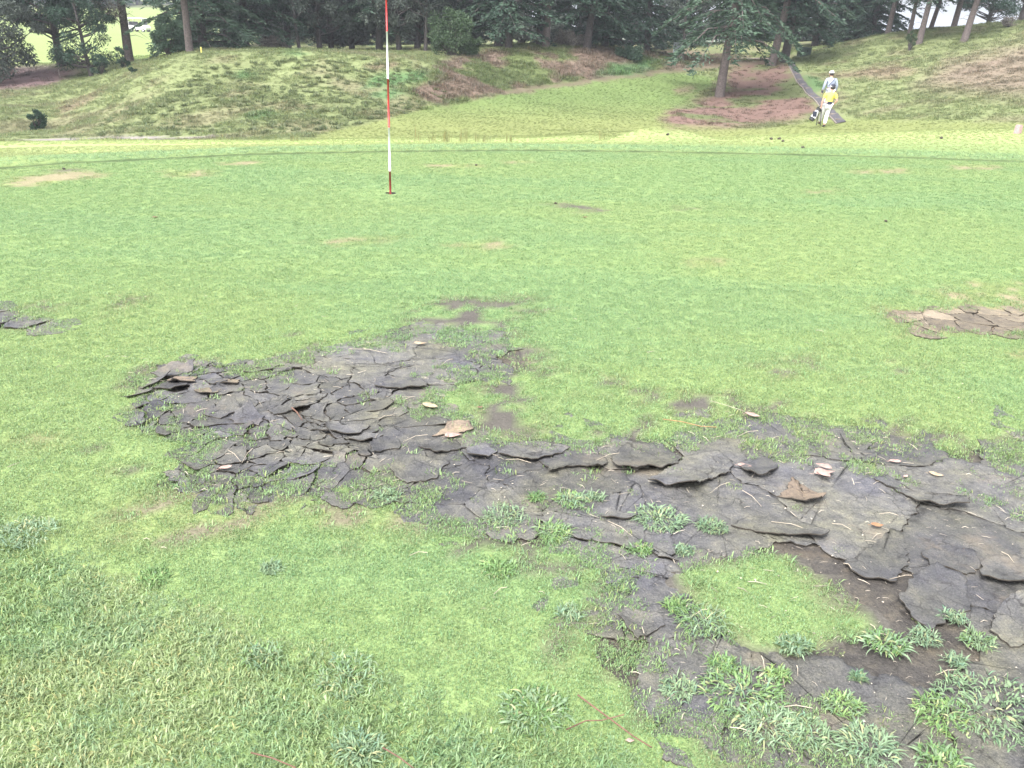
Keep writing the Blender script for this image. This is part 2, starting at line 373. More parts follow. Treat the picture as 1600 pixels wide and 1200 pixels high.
def land_color(x, y, z):
    n = len(x)
    P = np.stack([x, y, z], 1); u, v = proj(P)
    u = u + (fbm(x, y, 1.6, 51) - 0.5) * 40 + (fbm(x, y, 0.4, 52) - 0.5) * 16
    v = v + (fbm(x, y, 1.6, 53) - 0.5) * 8 + (fbm(x, y, 0.4, 54) - 0.5) * 5
    f1 = fbm(x, y, 4.0, 61)[:, None]; f2 = fbm(x, y, 0.7, 62)[:, None]; f3 = fbm(x, y, 1.8, 63)[:, None]
    c = np.array([.158, .184, .085]) * (0.8 + 0.4 * f2) * (1 + 0.25 * (f1 - .5))
    c = c + (np.array([.175, .150, .100]) - c) * (sstep(.52, .70, f3) * 0.55)
    def over(c, poly, col, soft, amt=1.0):
        s = (sstep(-soft, soft, psd(u, v, poly)) * amt)[:, None]
        return c * (1 - s) + col * s
    mown = np.array([.118, .165, .060]) * (0.85 + 0.3 * f2)
    mown = mown + (np.array([.185, .205, .08]) - mown) * sstep(150, 200, v)[:, None] * 0.8
    mown = mown + (np.array([.275, .32, .135]) - mown) * (sstep(24, 15, y) * sstep(196, 210, v))[:, None]
    c = over(c, Z_MOWN, mown, 3)
    bank = np.array([.150, .112, .088]) * (0.75 + 0.5 * f2)
    bank = bank + (np.array([.10, .125, .05]) - bank) * sstep(.44, .58, f3)
    c = over(c, Z_BANK, bank, 6)
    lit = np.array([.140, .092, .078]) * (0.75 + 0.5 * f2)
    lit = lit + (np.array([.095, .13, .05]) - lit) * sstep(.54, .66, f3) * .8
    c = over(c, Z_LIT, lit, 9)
    c = over(c, Z_PINK, np.array([.18, .128, .112]) * (0.8 + 0.4 * f2), 22, 0.75)
    c = over(c, Z_LEFT, np.array([.12, .082, .082]) * (0.8 + 0.4 * f2), 8)
    fair = np.array([.19, .24, .085]) * (0.93 + 0.14 * f1)
    s = (sstep(-3, 3, psd(u, v, Z_FAIR)) * sstep(52, 58, y))[:, None]; c = c * (1 - s) + fair * s
    s = (sstep(-1, 1, psd(u, v, Z_TRACK)) * sstep(14, 17, y))[:, None]; c = c * (1 - s) + np.array([.23, .20, .20]) * s
    c = over(c, Z_EDGE, np.array([.12, .088, .072]) * (0.7 + 0.6 * f2), 2.5, 0.7)
    for poly, k in Z_WEED:
        c = over(c, poly, np.array([.19, .14, .105]) if k else np.array([.085, .165, .068]), 6, 0.8)
    return c
def turf_color(x, y, ga, tanv):
    """pigment of the mown turf: broad soft differences, thin spots yellower"""
    f1 = fbm(x, y, 1.7, 11)[:, None]; f2 = fbm(x, y, 0.35, 12)[:, None]; f3 = fbm(x * 0.5, y * 2.2, 1.1, 13)[:, None]
    c = np.array([.205, .306, .130]) * (0.97 + 0.06 * f2)
    c = c + (np.array([.235, .318, .130]) - c) * sstep(.40, .68, f1) * 0.5
    c = c + (np.array([.178, .292, .138]) - c) * sstep(.50, .70, f3) * 0.45
    c = c + (np.array([.26, .26, .10]) - c) * ((1 - ga) * 0.35 + tanv * 0.3)[:, None]
    return c

# ------------------------------------------------------------------ ground sheet
def axis(parts):
    out = []
    for a, b, st in parts:
        out += list(np.arange(a, b - 1e-6, st))
    return np.array(sorted(set(np.round(out, 4))))
yy = axis([(-60, -6, 6), (-6, 1, .5), (1, 8, .07), (8, 16, .11), (16, 66, .4), (66, 140, 2), (140, 300, 8), (300, 900, 60), (900, 4800, 390)])
xh = axis([(0, 3.6, .07), (3.6, 8, .14), (8, 30, .45), (30, 100, 2.5), (100, 300, 20), (300, 4000, 370)])
xx = np.concatenate([-xh[:0:-1], xh])
X, Y = np.meshgrid(xx, yy); nx, ny = len(xx), len(yy)
xs, ys = X.ravel(), Y.ravel()
zs = height(xs, ys)
HOLE = gp(610, 302)
gi = np.arange(nx * ny).reshape(ny, nx)
quads = np.stack([gi[:-1, :-1], gi[:-1, 1:], gi[1:, 1:], gi[1:, :-1]], -1).reshape(-1, 4)
qc = np.hypot(xs[quads].mean(1) - HOLE[0], ys[quads].mean(1) - HOLE[1])
quads = quads[qc > 0.22]
gcol = land_color(xs, ys, zs)
near = ys < 17
ind = psd(xs, ys, GREEN)
ga, tanv = np.ones_like(xs), np.zeros_like(xs)
ga[near], tanv[near] = grass_amount(xs[near], ys[near])
tc = turf_color(xs, ys, ga, tanv) * np.array([.80, .74, .70]) 
# thatch and soil under the blades
soilc = np.array([.085, .078, .070])[None] * (1 - tanv[:, None]) + np.array([.225, .20, .125])[None] * tanv[:, None]
tc = tc * ga[:, None] + soilc * (1 - ga[:, None])
k = sstep(-2.2, -0.6, ind)[:, None] * near[:, None]
gcol = gcol * (1 - k) + tc * k

mt, t, N, L = mat_new('ground_turf_and_soil')
a = N('ShaderNodeAttribute'); a.attribute_name = 'land'
n1 = noise(t, 90, 4); n2 = noise(t, 9, 4)
c1 = mixc(t, 1.0, a.outputs['Color'], ramp(t, n1, [(.3, (.72, .72, .72)), (.7, (1.25, 1.25, 1.25))]), 'MULTIPLY')
c2 = mixc(t, 1.0, c1, ramp(t, n2, [(.3, (.85, .85, .85)), (.7, (1.15, 1.15, 1.15))]), 'MULTIPLY')
p = N('ShaderNodeBsdfPrincipled'); L(c2, p.inputs['Base Color']); p.inputs['Roughness'].default_value = .9
p.inputs['Specular IOR Level'].default_value = .1
b = N('ShaderNodeBump'); b.inputs['Strength'].default_value = .6; b.inputs['Distance'].default_value = .01
L(n1, b.inputs['Height']); L(b.outputs[0], p.inputs['Normal'])
o = N('ShaderNodeOutputMaterial'); L(p.outputs[0], o.inputs[0])
M_GROUND = mt
sink = np.maximum(sstep(0, .05, psd(xs, ys, SOIL)), np.maximum(sstep(0, .05, psd(xs, ys, TANP)), sstep(0, .05, psd(xs, ys, LEFTP))))
sink = sink * (1 - sstep(-.06, -.01, psd(xs, ys, ISLE)))
zs = zs - .022 * sink
me = mesh_from('ground', np.stack([xs, ys, zs], 1), quads, True)
at_ = me.color_attributes.new('land', 'FLOAT_COLOR', 'POINT')
gv = (sstep(.15, .09, ind) * sstep(-.06, -.01, ind) * (ys > 7))[:, None] * .85; gcol = gcol * (1 - gv) + np.array([.045, .07, .03]) * gv  # bare strip at the back edge, darkened in colour for the collar's shadow line
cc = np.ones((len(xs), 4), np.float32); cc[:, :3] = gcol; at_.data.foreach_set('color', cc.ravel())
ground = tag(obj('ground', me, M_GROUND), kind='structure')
# ring of ground round the golf hole
V = []; Fc = []; n = 32
for r in (0.054, 0.075, 0.14, 0.42):
    for i in range(n):
        th = 2 * math.pi * i / n; V.append((HOLE[0] + r * math.cos(th), HOLE[1] + r * math.sin(th), 0.0015))
for j in range(3):
    for i in range(n):
        Fc.append((j * n + i, j * n + (i + 1) % n, (j + 1) * n + (i + 1) % n, (j + 1) * n + i))
me = mesh_from('hole_surround', V, Fc)
va = np.array(V)
gc = turf_color(va[:, 0], va[:, 1], np.ones(len(va)), np.zeros(len(va))) * np.array([.80, .74, .70])
at_ = me.color_attributes.new('land', 'FLOAT_COLOR', 'POINT')
cc = np.ones((len(va), 4), np.float32); cc[:, :3] = gc; at_.data.foreach_set('color', cc.ravel())
tag(obj('hole_surround_turf', me, M_GROUND, ground))

# ------------------------------------------------------------------ scattering of grass (stuff)
def blades(n, r, h, w, lean=0.5, seed=0, curl=0.6, even=1.0):
    g = np.random.default_rng(seed)
    rad = r * np.sqrt(g.random(n)); th = g.random(n) * 2 * np.pi
    bx, by = rad * np.cos(th), rad * np.sin(th)
    hh = h[0] + (h[1] - h[0]) * g.random(n); ww = w * (0.6 + 0.8 * g.random(n))
    az = g.random(n) * 2 * np.pi; tilt = lean * (0.25 + g.random(n))
    dx, dy = np.cos(az), np.sin(az); px, py = -dy, dx
    V = np.zeros((n, 5, 3)); 
    s1, c1 = np.sin(tilt), np.cos(tilt); t2 = np.minimum(tilt * (1 + curl) + .15, 1.75); s2, c2 = np.sin(t2), np.cos(t2)
    mx, my, mz = bx + dx * s1 * hh * .5, by + dy * s1 * hh * .5, c1 * hh * .5
    tx, ty, tz = mx + dx * s2 * hh * .5, my + dy * s2 * hh * .5, mz + c2 * hh * .5
    tz = np.maximum(tz, .001)
    V[:, 0] = np.stack([bx - px * ww * .35, by - py * ww * .35, np.full(n, -.002)], 1); V[:, 1] = np.stack([bx + px * ww * .35, by + py * ww * .35, np.full(n, -.002)], 1)
    V[:, 2] = np.stack([mx - px * ww * .5, my - py * ww * .5, mz], 1); V[:, 3] = np.stack([mx + px * ww * .5, my + py * ww * .5, mz], 1)
    V[:, 4] = np.stack([tx, ty, tz], 1)
    b = np.arange(n)[:, None] * 5
    T = np.concatenate([b + [[0, 1, 3]], b + [[0, 3, 2]], b + [[2, 3, 4]]], 0)
    sh = 1 + even * (g.random((n, 1)) - .5) * .56 * np.ones((1, 3))
    dry = g.random(n) < 0.10 * even
    sh[dry] = np.array([1.5, 1.18, 1.1]) * (0.8 + .3 * g.random((dry.sum(), 1)))
    blu = g.random(n) < 0.18
    sh[blu] *= np.array([.88, 1.0, 1.12])
    me = mesh_from('blades', V.reshape(-1, 3), T.astype(np.int32))
    shade_attr(me, np.repeat(sh, 5, 0))
    return me
def variants(name, meshes, mat):
    c = bpy.data.collections.new(name)
    for i, me in enumerate(meshes):
        if not me.materials: me.materials.append(mat)
        o = bpy.data.objects.new('%s_kind_%02d' % (name, i), me); c.objects.link(o)
    return c
def scatter(name, P, rotz, scl, tint, coll, nvar, label=None, cat=None, tilt=None, parent=None):
    n = len(P)
    me = bpy.data.meshes.new(name); me.vertices.add(n); me.vertices.foreach_set('co', np.asarray(P, np.float32).ravel())
    R = np.zeros((n, 3), np.float32); R[:, 2] = rotz
    if tilt is not None: R[:, :2] = tilt
    a = me.attributes.new('rot', 'FLOAT_VECTOR', 'POINT'); a.data.foreach_set('vector', R.ravel())
    a = me.attributes.new('scl', 'FLOAT', 'POINT'); a.data.foreach_set('value', np.asarray(scl, np.float32))
    a = me.attributes.new('vi', 'INT', 'POINT'); a.data.foreach_set('value', rng.integers(0, nvar, n).astype(np.int32))
    a = me.attributes.new('tint', 'FLOAT_COLOR', 'POINT'); c = np.ones((n, 4), np.float32); c[:, :3] = np.clip(tint, 0, 1); a.data.foreach_set('color', c.ravel())
    me.update()
    o = bpy.data.objects.new(name, me); COL.objects.link(o)
    g = bpy.data.node_groups.new(name, 'GeometryNodeTree')
    g.interface.new_socket('Geometry', in_out='INPUT', socket_type='NodeSocketGeometry')
    g.interface.new_socket('Geometry', in_out='OUTPUT', socket_type='NodeSocketGeometry')
    N = g.nodes.new; L = g.links.new
    gi_ = N('NodeGroupInput'); go = N('NodeGroupOutput'); ip = N('GeometryNodeInstanceOnPoints')
    ci = N('GeometryNodeCollectionInfo'); ci.inputs['Collection'].default_value = coll
    ci.inputs['Separate Children'].default_value = True; ci.inputs['Reset Children'].default_value = True
    def na(nm, ty):
        q = N('GeometryNodeInputNamedAttribute'); q.data_type = ty; q.inputs['Name'].default_value = nm; return q.outputs['Attribute']
    mp = N('GeometryNodeMeshToPoints'); L(gi_.outputs[0], mp.inputs['Mesh'])
    L(mp.outputs[0], ip.inputs['Points']); L(ci.outputs[0], ip.inputs['Instance']); ip.inputs['Pick Instance'].default_value = True
    L(na('vi', 'INT'), ip.inputs['Instance Index'])
    e2r = N('FunctionNodeEulerToRotation'); L(na('rot', 'FLOAT_VECTOR'), e2r.inputs[0]); L(e2r.outputs[0], ip.inputs['Rotation'])
    L(na('scl', 'FLOAT'), ip.inputs['Scale'])
    L(ip.outputs[0], go.inputs[0])
    md = o.modifiers.new('scatter', 'NODES'); md.node_group = g
    tag(o, label, cat, kind='stuff')
    if parent is not None: o.parent = parent
    return o
M_TURF = leaf_mat('turf_blades', None, None, rough=.45, transl=.40, spec=.5, tint=True)
def rand_pts(x0, x1, y0, y1, dens):
    st = 1 / math.sqrt(dens); gx, gy = np.meshgrid(np.arange(x0, x1, st), np.arange(y0, y1, st)); gx = gx.ravel(); gy = gy.ravel()
    return gx + (rng.random(len(gx)) - .5) * st * 1.3, gy + (rng.random(len(gx)) - .5) * st * 1.3

# short turf of the green
short = variants('short_turf', [blades(60, .032, (.004, .0100), .0018, 1.1, 100 + i, even=.75) for i in range(8)], M_TURF)
shorn = variants('shorn_turf', [blades(60, .036, (.003, .0060), .0026, 1.3, 115 + i, even=.4) for i in range(8)], M_TURF)
tiny = variants('worn_turf', [blades(14, .018, (.007, .018), .0022, .95, 130 + i) for i in range(8)], M_TURF)
PX, PY, SCL = [], [], []
for x0, x1, y0, y1, dn, sc in [(-2.9, 2.9, .7, 2.2, 1900, .95), (-3.6, 3.6, 2.2, 3.4, 1500, 1.0), (-4.6, 4.6, 3.4, 5, 1150, 1.1), (-6.5, 7, 5, 7.5, 700, 1.3), (-8, 9, 7.5, 11.6, 420, 1.6)]:
    a, b = rand_pts(x0, x1, y0, y1, dn); PX.append(a); PY.append(b); SCL.append(np.full(len(a), sc))
px, py, scl = map(np.concatenate, (PX, PY, SCL))
d = psd(px, py, GREEN); k = d > -.02
px, py, scl = px[k], py[k], scl[k]
ga_, tv_ = grass_amount(px, py)
k = (rng.random(len(px)) < ga_ ** 1.3) & (np.hypot(px - HOLE[0], py - HOLE[1]) > .085)
# a thin scattering of turf tears the edges of the bare soil
px, py, scl, ga_, tv_ = px[k], py[k], scl[k], ga_[k], tv_[k]
s = scl * (.75 + .5 * rng.random(len(px))) * (.75 + .25 * ga_)
gg = psd(px, py, GREEN); kk = ~((py > 7) & (gg < .13)); px, py, ga_, tv_, s = px[kk], py[kk], ga_[kk], tv_[kk], s[kk]
tcol = turf_color(px, py, ga_, tv_) * (.95 + .10 * rng.random((len(px), 1))); tl = (rng.random((len(px), 2)) - .5) * .2; rz_ = rng.random(len(px)) * 6.28
mid_ = rng.random(len(px)) < sstep(3.6, 5.6, py)
for sel, nm, cl_, lab in ((~mid_, 'green_turf', short, 'short mown turf of the putting green near the bare soil'), (mid_, 'shorn_turf', shorn, 'very short even turf on the far part of the putting green')):
    scatter(nm, np.stack([px, py, np.zeros(len(px))], 1)[sel], rz_[sel], s[sel], tcol[sel], cl_, 8, lab, 'grass', tilt=tl[sel])
# worn tufts at the edges of the bare patches
a, b = rand_pts(-3, 3.2, .9, 5.2, 900)
ga_, tv_ = grass_amount(a, b)
so = psd(a, b, SOIL)
cl = fbm(a, b, .09, 93, 3)
k = (((ga_ > .04) & (ga_ < .92) & (rng.random(len(a)) < .8)) | ((so > 0) & (so < .35) & (cl > .64) & (rng.random(len(a)) < .5))) & (psd(a, b, GREEN) > 0)
a, b = a[k], b[k]
scatter('worn_turf', np.stack([a, b, np.full(len(a), .001)], 1), rng.random(len(a)) * 6.28, .7 + .9 * rng.random(len(a)), turf_color(a, b, np.full(len(a), .75), np.zeros(len(a))) * (.8 + .4 * rng.random((len(a), 1))), tiny, 8,
        'thin straggling turf at the edges of the bare soil', 'grass')
# longer collar grass, in front at the lower left and round the back of the green
longg = variants('collar_grass', [blades(64, .045, (.010, .027), .0029, 1.15, 160 + i, curl=.8) for i in range(10)], M_TURF)
PX, PY, SCL = [], [], []
for x0, x1, y0, y1, dn, sc in [(-2.6, 1.2, .7, 3.4, 1250, 1.0), (-9, 9, 3.4, 9, 160, 1.2), (-11, 11, 9, 14.5, 240, 1.5)]:
    a, b = rand_pts(x0, x1, y0, y1, dn); PX.append(a); PY.append(b); SCL.append(np.full(len(a), sc))
px, py, scl = map(np.concatenate, (PX, PY, SCL))
d = psd(px, py, GREEN) + (fbm(px, py, .25, 21) - .5) * np.where(py < 4, .12, .02); k = (d < 0) & (d > -3.5)
px, py, scl, d = px[k], py[k], scl[k], d[k]
f1 = fbm(px, py, .5, 71)[:, None]; f2 = fbm(px, py, .13, 72)[:, None]
c = np.array([.210, .302, .132]) * (.82 + .36 * rng.random((len(px), 1)))
c = c + (np.array([.29, .35, .17]) - c) * sstep(.40, .60, f1) * .8
c = c + (np.array([.18, .28, .14]) - c) * sstep(.5, .66, f2) * .6
back = sstep(6, 8, py)[:, None]
c = c * (1 - back) + back * (np.array([.25, .36, .18]) + (np.array([.275, .32, .135]) - np.array([.25, .36, .18])) * sstep(.5, .9, -d)[:, None]) * (.85 + .3 * rng.random((len(px), 1)))
s = scl * (.6 + .6 * rng.random(len(px))) * np.where(py > 7, np.where(d < -.6, .45, .7), 1.0) * (.55 + .45 * sstep(0, .12, -d))
scatter('collar_grass', np.stack([px, py, height(px, py)], 1), rng.random(len(px)) * 6.28, s, c, longg, 10, 'longer collar grass around the putting green', 'grass', tilt=(rng.random((len(px), 2)) - .5) * .5)

# rough grass of the banks
tuss = variants('rough_grass', [blades(44, .13, (.04, .11), .009, .8, 190 + i, curl=.8) for i in range(8)], M_TURF)
PX, PY, SCL = [], [], []
for x0, x1, y0, y1, dn, sc in [(-12, 12, 13, 20, 60, .55), (-20, 18, 20, 30, 60, .85), (-26, 26, 30, 42, 40, 1.0), (-32, 36, 42, 66, 18, 1.3)]:
    a, b = rand_pts(x0, x1, y0, y1, dn); PX.append(a); PY.append(b); SCL.append(np.full(len(a), sc))
px, py, scl = map(np.concatenate, (PX, PY, SCL))
pz = height(px, py); u, v = proj(np.stack([px, py, pz], 1))
STEPS_PX = [(1316, 188), (1303, 178), (1290, 165), (1278, 150), (1267, 137), (1257, 124), (1249, 113), (1241, 103), (1234, 96)]
inm = psd(u, v, Z_MOWN) > 0
litter = (psd(u, v, Z_LIT) > 0) | (psd(u, v, Z_LEFT) > 0); bank = psd(u, v, Z_BANK) > 0; edge = (psd(u, v, Z_EDGE) > 0) | (psd(u, v, Z_TRACK) > 0)
pth = np.full(len(u), 1e9)
for (u1, v1), (u2, v2) in zip(STEPS_PX[:-1], STEPS_PX[1:]):
    tt = np.clip(((u - u1) * (u2 - u1) + (v - v1) * (v2 - v1)) / ((u2 - u1) ** 2 + (v2 - v1) ** 2), 0, 1)
    pth = np.minimum(pth, np.hypot(u - u1 - tt * (u2 - u1), v - v1 - tt * (v2 - v1)))
lump = fbm(px, py, .45, 87, 2)
keep = ~((litter & (rng.random(len(u)) < .75)) | edge | (pth < 9))
keep &= ~((~inm) & (~bank) & (lump < .24))
s = scl * (.6 + .7 * rng.random(len(px)))
s = np.where(inm, s * .38, s * (.5 + .7 * sstep(.34, .75, lump)))
s = np.where(bank, s * 1.45, s)
c = land_color(px, py, pz)
c = c * (.78 + .45 * rng.random((len(px), 1))) * np.array([1.0, 1.06, .95])
px, py, pz, s, c = px[keep], py[keep], pz[keep], s[keep], c[keep]
scatter('bank_grass', np.stack([px, py, pz], 1), rng.random(len(px)) * 6.28, s, c, tuss, 8, 'rough grass covering the banks behind the green', 'grass', tilt=(rng.random((len(px), 2)) - .5) * .4)
# grey-green tussocks that throw the left mound into bumps
a, b = rand_pts(-17, 1, 21, 35, 8.5)
c_ = height(a, b); u, v = proj(np.stack([a, b, c_], 1))
k = (psd(u, v, [(110, 214), (250, 150), (330, 105), (480, 88), (660, 96), (700, 150), (640, 176), (480, 214)]) > 0) & (fbm(a, b, 1.2, 97) > .38)
a, b, c_ = a[k], b[k], c_[k]
humm = variants('hummock', [blades(70, .11, (.06, .15), .011, 1.0, 230 + i, curl=1.0) for i in range(6)], M_TURF)
cl = np.array([.118, .148, .064]) * (.75 + .5 * rng.random((len(a), 1)))
scatter('mound_tussocks', np.stack([a, b, c_], 1), rng.random(len(a)) * 6.28, .6 + .7 * rng.random(len(a)), cl, humm, 6, 'small dark tussocks all over the left mound', 'grass')

# ------------------------------------------------------------------ bare soil with its dried, curling crust
def crust_material(name, dark, olive, tan, tan_at):
    mt, t, N, L = mat_new(name)
    oi = N('ShaderNodeObjectInfo')
    g = N('ShaderNodeNewGeometry'); ofs = N('ShaderNodeVectorMath'); ofs.operation = 'ADD'
    L(g.outputs['Position'], ofs.inputs[0])
    big = noise(t, 3.2, 5, .62); mid = noise(t, 17, 5, .65); fine = noise(t, 170, 5, .75); sp = noise(t, 420, 2, .6)
    col = ramp(t, big, [(.34, dark), (.52, tuple((a + b) / 2 for a, b in zip(dark, olive))), (.66, olive)])
    col = mixc(t, 1.0, col, ramp(t, mid, [(.28, (.55, .55, .60)), (.52, (1.0, 1.0, 1.0)), (.74, (1.5, 1.45, 1.3))]), 'MULTIPLY')
    col = mixc(t, 1.0, col, ramp(t, fine, [(.3, (.48, .48, .50)), (.52, (1, 1, 1)), (.72, (1.6, 1.58, 1.5))]), 'MULTIPLY')
    big2 = noise(t, 2.1, 6, .68)
    col = mixc(t, ramp(t, big2, [(tan_at, (0, 0, 0)), (tan_at + .13, (.75, .75, .75))]), col, tan)
    col = mixc(t, ramp(t, sp, [(.70, (0, 0, 0)), (.76, (.6, .6, .6))]), col, (.26, .24, .20))
    wv = N('ShaderNodeVectorMath'); wv.operation = 'MULTIPLY_ADD'; nc = N('ShaderNodeTexNoise'); nc.inputs['Scale'].default_value = 14; nc.inputs['Detail'].default_value = 5
    L(g.outputs['Position'], nc.inputs['Vector']); L(nc.outputs['Color'], wv.inputs[0]); wv.inputs[1].default_value = (.09, .09, .0); L(g.outputs['Position'], wv.inputs[2])
    vo = N('ShaderNodeTexVoronoi'); vo.feature = 'DISTANCE_TO_EDGE'; vo.inputs['Scale'].default_value = 13; L(wv.outputs[0], vo.inputs['Vector'])
    hair = mixc(t, ramp(t, noise(t, 5, 3), [(.44, (0, 0, 0)), (.60, (1, 1, 1))]), (1, 1, 1), ramp(t, vo.outputs['Distance'], [(.0, (.35, .33, .33)), (.035, (1, 1, 1))]))
    col = mixc(t, 1.0, col, hair, 'MULTIPLY')
    rv = N('ShaderNodeMapRange'); L(oi.outputs['Random'], rv.inputs[0]); rv.inputs[3].default_value = .70; rv.inputs[4].default_value = 1.28
    cb = N('ShaderNodeCombineXYZ')
    for i in range(3): L(rv.outputs[0], cb.inputs[i])
    col = mixc(t, 1.0, col, cb.outputs[0], 'MULTIPLY')
    p = N('ShaderNodeBsdfPrincipled'); L(col, p.inputs['Base Color']); p.inputs['Roughness'].default_value = .55
    p.inputs['Specular IOR Level'].default_value = .4
    b = N('ShaderNodeBump'); b.inputs['Strength'].default_value = .9; b.inputs['Distance'].default_value = .006; L(fine, b.inputs['Height'])
    b2 = N('ShaderNodeBump'); b2.inputs['Strength'].default_value = .7; b2.inputs['Distance'].default_value = .02; L(mid, b2.inputs['Height'])
    L(b.outputs[0], b2.inputs['Normal']); L(b2.outputs[0], p.inputs['Normal'])
    o = N('ShaderNodeOutputMaterial'); L(p.outputs[0], o.inputs[0])
    return mt
M_CRUST = crust_material('grey_soil_crust', (.086, .085, .096), (.126, .122, .092), (.21, .175, .13), .575)
M_TAN = crust_material('tan_soil_crust', (.165, .135, .098), (.18, .15, .10), (.22, .18, .13), .5)
M_SOIL = crust_material('dark_soil', (.066, .060, .056), (.095, .082, .064), (.17, .135, .095), .54)
M_UNDER = plain('crust_broken_edge', (.050, .042, .034), .95, .4, 120)
M_SAND = crust_material('pale_sandy_crust', (.20, .155, .115), (.23, .18, .13), (.28, .215, .16), .5)

def soil_sheet(name, poly, mat, z):
    bm = bmesh.new(); vs_ = [bm.verts.new((x, y, z)) for x, y in poly]; f = bm.faces.new(vs_); bmesh.ops.triangulate(bm, faces=[f])
    bmesh.ops.recalc_face_normals(bm, faces=bm.faces)
    for f in bm.faces:
        if f.normal.z < 0: f.normal_flip()
    me = bpy.data.meshes.new(name); bm.to_mesh(me); bm.free()
    return tag(obj(name, me, mat), kind='structure')
bare = soil_sheet('bare_soil', SOIL, M_SOIL, -.009)
bare_tan = soil_sheet('tan_soil', TANP, M_SAND, -.010)
bare_left = soil_sheet('cracked_soil', LEFTP, M_SOIL, -.014)

def plate(poly, lift, ldir, thick, parent, mat, seed, jag=.006, edge_up=.004, name='crust_plate', step=.014, lo=.0):
    """one flake of crust: ragged outline, domed or curled top, real thickness"""
    g = np.random.default_rng(seed)
    poly = np.asarray(poly, float); c = poly.mean(0)
    pts = []
    for i in range(len(poly)):
        a, b = poly[i], poly[(i + 1) % len(poly)]; l = np.linalg.norm(b - a); n = max(1, int(l / step))
        nrm = np.array([b[1] - a[1], a[0] - b[0]]) / (l + 1e-9)
        bow = 0 if step > .5 else (g.random() - .5) * l * .16
        for k in range(n):
            tt = k / n; pts.append(a + (b - a) * tt + nrm * (bow * 4 * tt * (1 - tt) + (g.random() - .5) * 2 * jag * (1 if step > .5 else min(1, l / .08))))
    pts = np.array(pts); n = len(pts)
    if n < 5: return None
    R = np.linalg.norm(pts - c, axis=1).mean()
    rings = [1.0, .93, .78, .5, .22]
    V = []; 
    ld = np.asarray(ldir, float); ld = ld / (np.linalg.norm(ld) + 1e-9)
    prj = (pts - c) @ ld; mx, mn = prj.max(), prj.min()
    ph = g.random() * 100
    ruff = (vnoise(pts[:, 0] / .045 + ph, pts[:, 1] / .045, seed) - .3)
    for ri, r in enumerate(rings):
        q = c + (pts - c) * r
        s = np.clip(((q - c) @ ld - mn) / (mx - mn + 1e-9), 0, 1)
        z = lift * s ** 2.6 * (.65 + .7 * ruff * r)
        z = z + edge_up * r ** 5 * (.2 + 1.4 * ruff) + (vnoise((q[:, 0]) / .09, (q[:, 1]) / .09, 3) - .5) * .006 + (vnoise(q[:, 0] / .025, q[:, 1] / .025, 4) - .5) * .0025
        # curl: a lifted rim bends back a little
        sh = -ld * (lift * .35 * s ** 3)[:, None]
        qq = q + sh; z = z - .025 * sstep(-.01, .04, psd(qq[:, 0], qq[:, 1], ISLE))
        V.append(np.column_stack([qq, lo + z]))
    top = np.concatenate(V); 
    cz = top[-n:, 2].mean(); cen = np.array([[c[0], c[1], cz]])
    und = []
    for k_, r in ((0, .99), (1, .93), (2, .78)):
        u_ = V[k_].copy(); u_[:, 2] -= thick * (1.0 if k_ < 2 else .9); und.append(u_)
    bot = np.concatenate(und)
    nt_ = len(top); verts = np.concatenate([top, cen, bot]); F_ = []; mi = []
    for r in range(len(rings) - 1):
        for k in range(n):
            a, b = r * n + k, r * n + (k + 1) % n; F_.append((a, b, b + n, a + n)); mi.append(0)
    for k in range(n):
        F_.append(((len(rings) - 1) * n + k, (len(rings) - 1) * n + (k + 1) % n, nt_)); mi.append(0)
    o0 = nt_ + 1
    for k in range(n):
        F_.append(((k + 1) % n, k, o0 + k, o0 + (k + 1) % n)); mi.append(1)
        for r in (0, 1):
            a, b = o0 + r * n + k, o0 + r * n + (k + 1) % n; F_.append((b, a, a + n, b + n)); mi.append(1)
    area = 0.5 * np.sum(pts[:, 0] * np.roll(pts[:, 1], -1) - pts[:, 1] * np.roll(pts[:, 0], -1))
    if area < 0: F_ = [tuple(reversed(f)) for f in F_]
    verts[:, 0] -= c[0]; verts[:, 1] -= c[1]
    me = mesh_from(name, verts, F_); me.materials.append(mat); me.materials.append(M_UNDER)
    me.polygons.foreach_set('material_index', np.array(mi, np.int32))
    sm = np.array(mi) == 0; me.polygons.foreach_set('use_smooth', sm)
    return obj(name, me, None, parent, (c[0], c[1], 0))

def clip_half(poly, a, n_):
    out = []
    for i in range(len(poly)):
        p, q = poly[i], poly[(i + 1) % len(poly)]; dp, dq = (p - a) @ n_, (q - a) @ n_
        if dp <= 0: out.append(p)
        if (dp < 0 < dq) or (dq < 0 < dp): out.append(p + (q - p) * (dp / (dp - dq)))
    return out
def cells(seeds, gap, rmax):
    seeds = np.asarray(seeds); res = []
    for i, s in enumerate(seeds):
        poly = [s + rmax * np.array([math.cos(t_), math.sin(t_)]) for t_ in np.linspace(0, 2 * np.pi, 13)[:-1]]
        d2 = ((seeds - s) ** 2).sum(1); nb = np.argsort(d2)[1:22]
        for j in nb:
            n_ = seeds[j] - s; l = np.linalg.norm(n_); n_ = n_ / l
            poly = clip_half(poly, s + n_ * (l / 2 - gap), n_)
            if len(poly) < 3: break
        res.append(poly if len(poly) >= 3 else None)
    return res

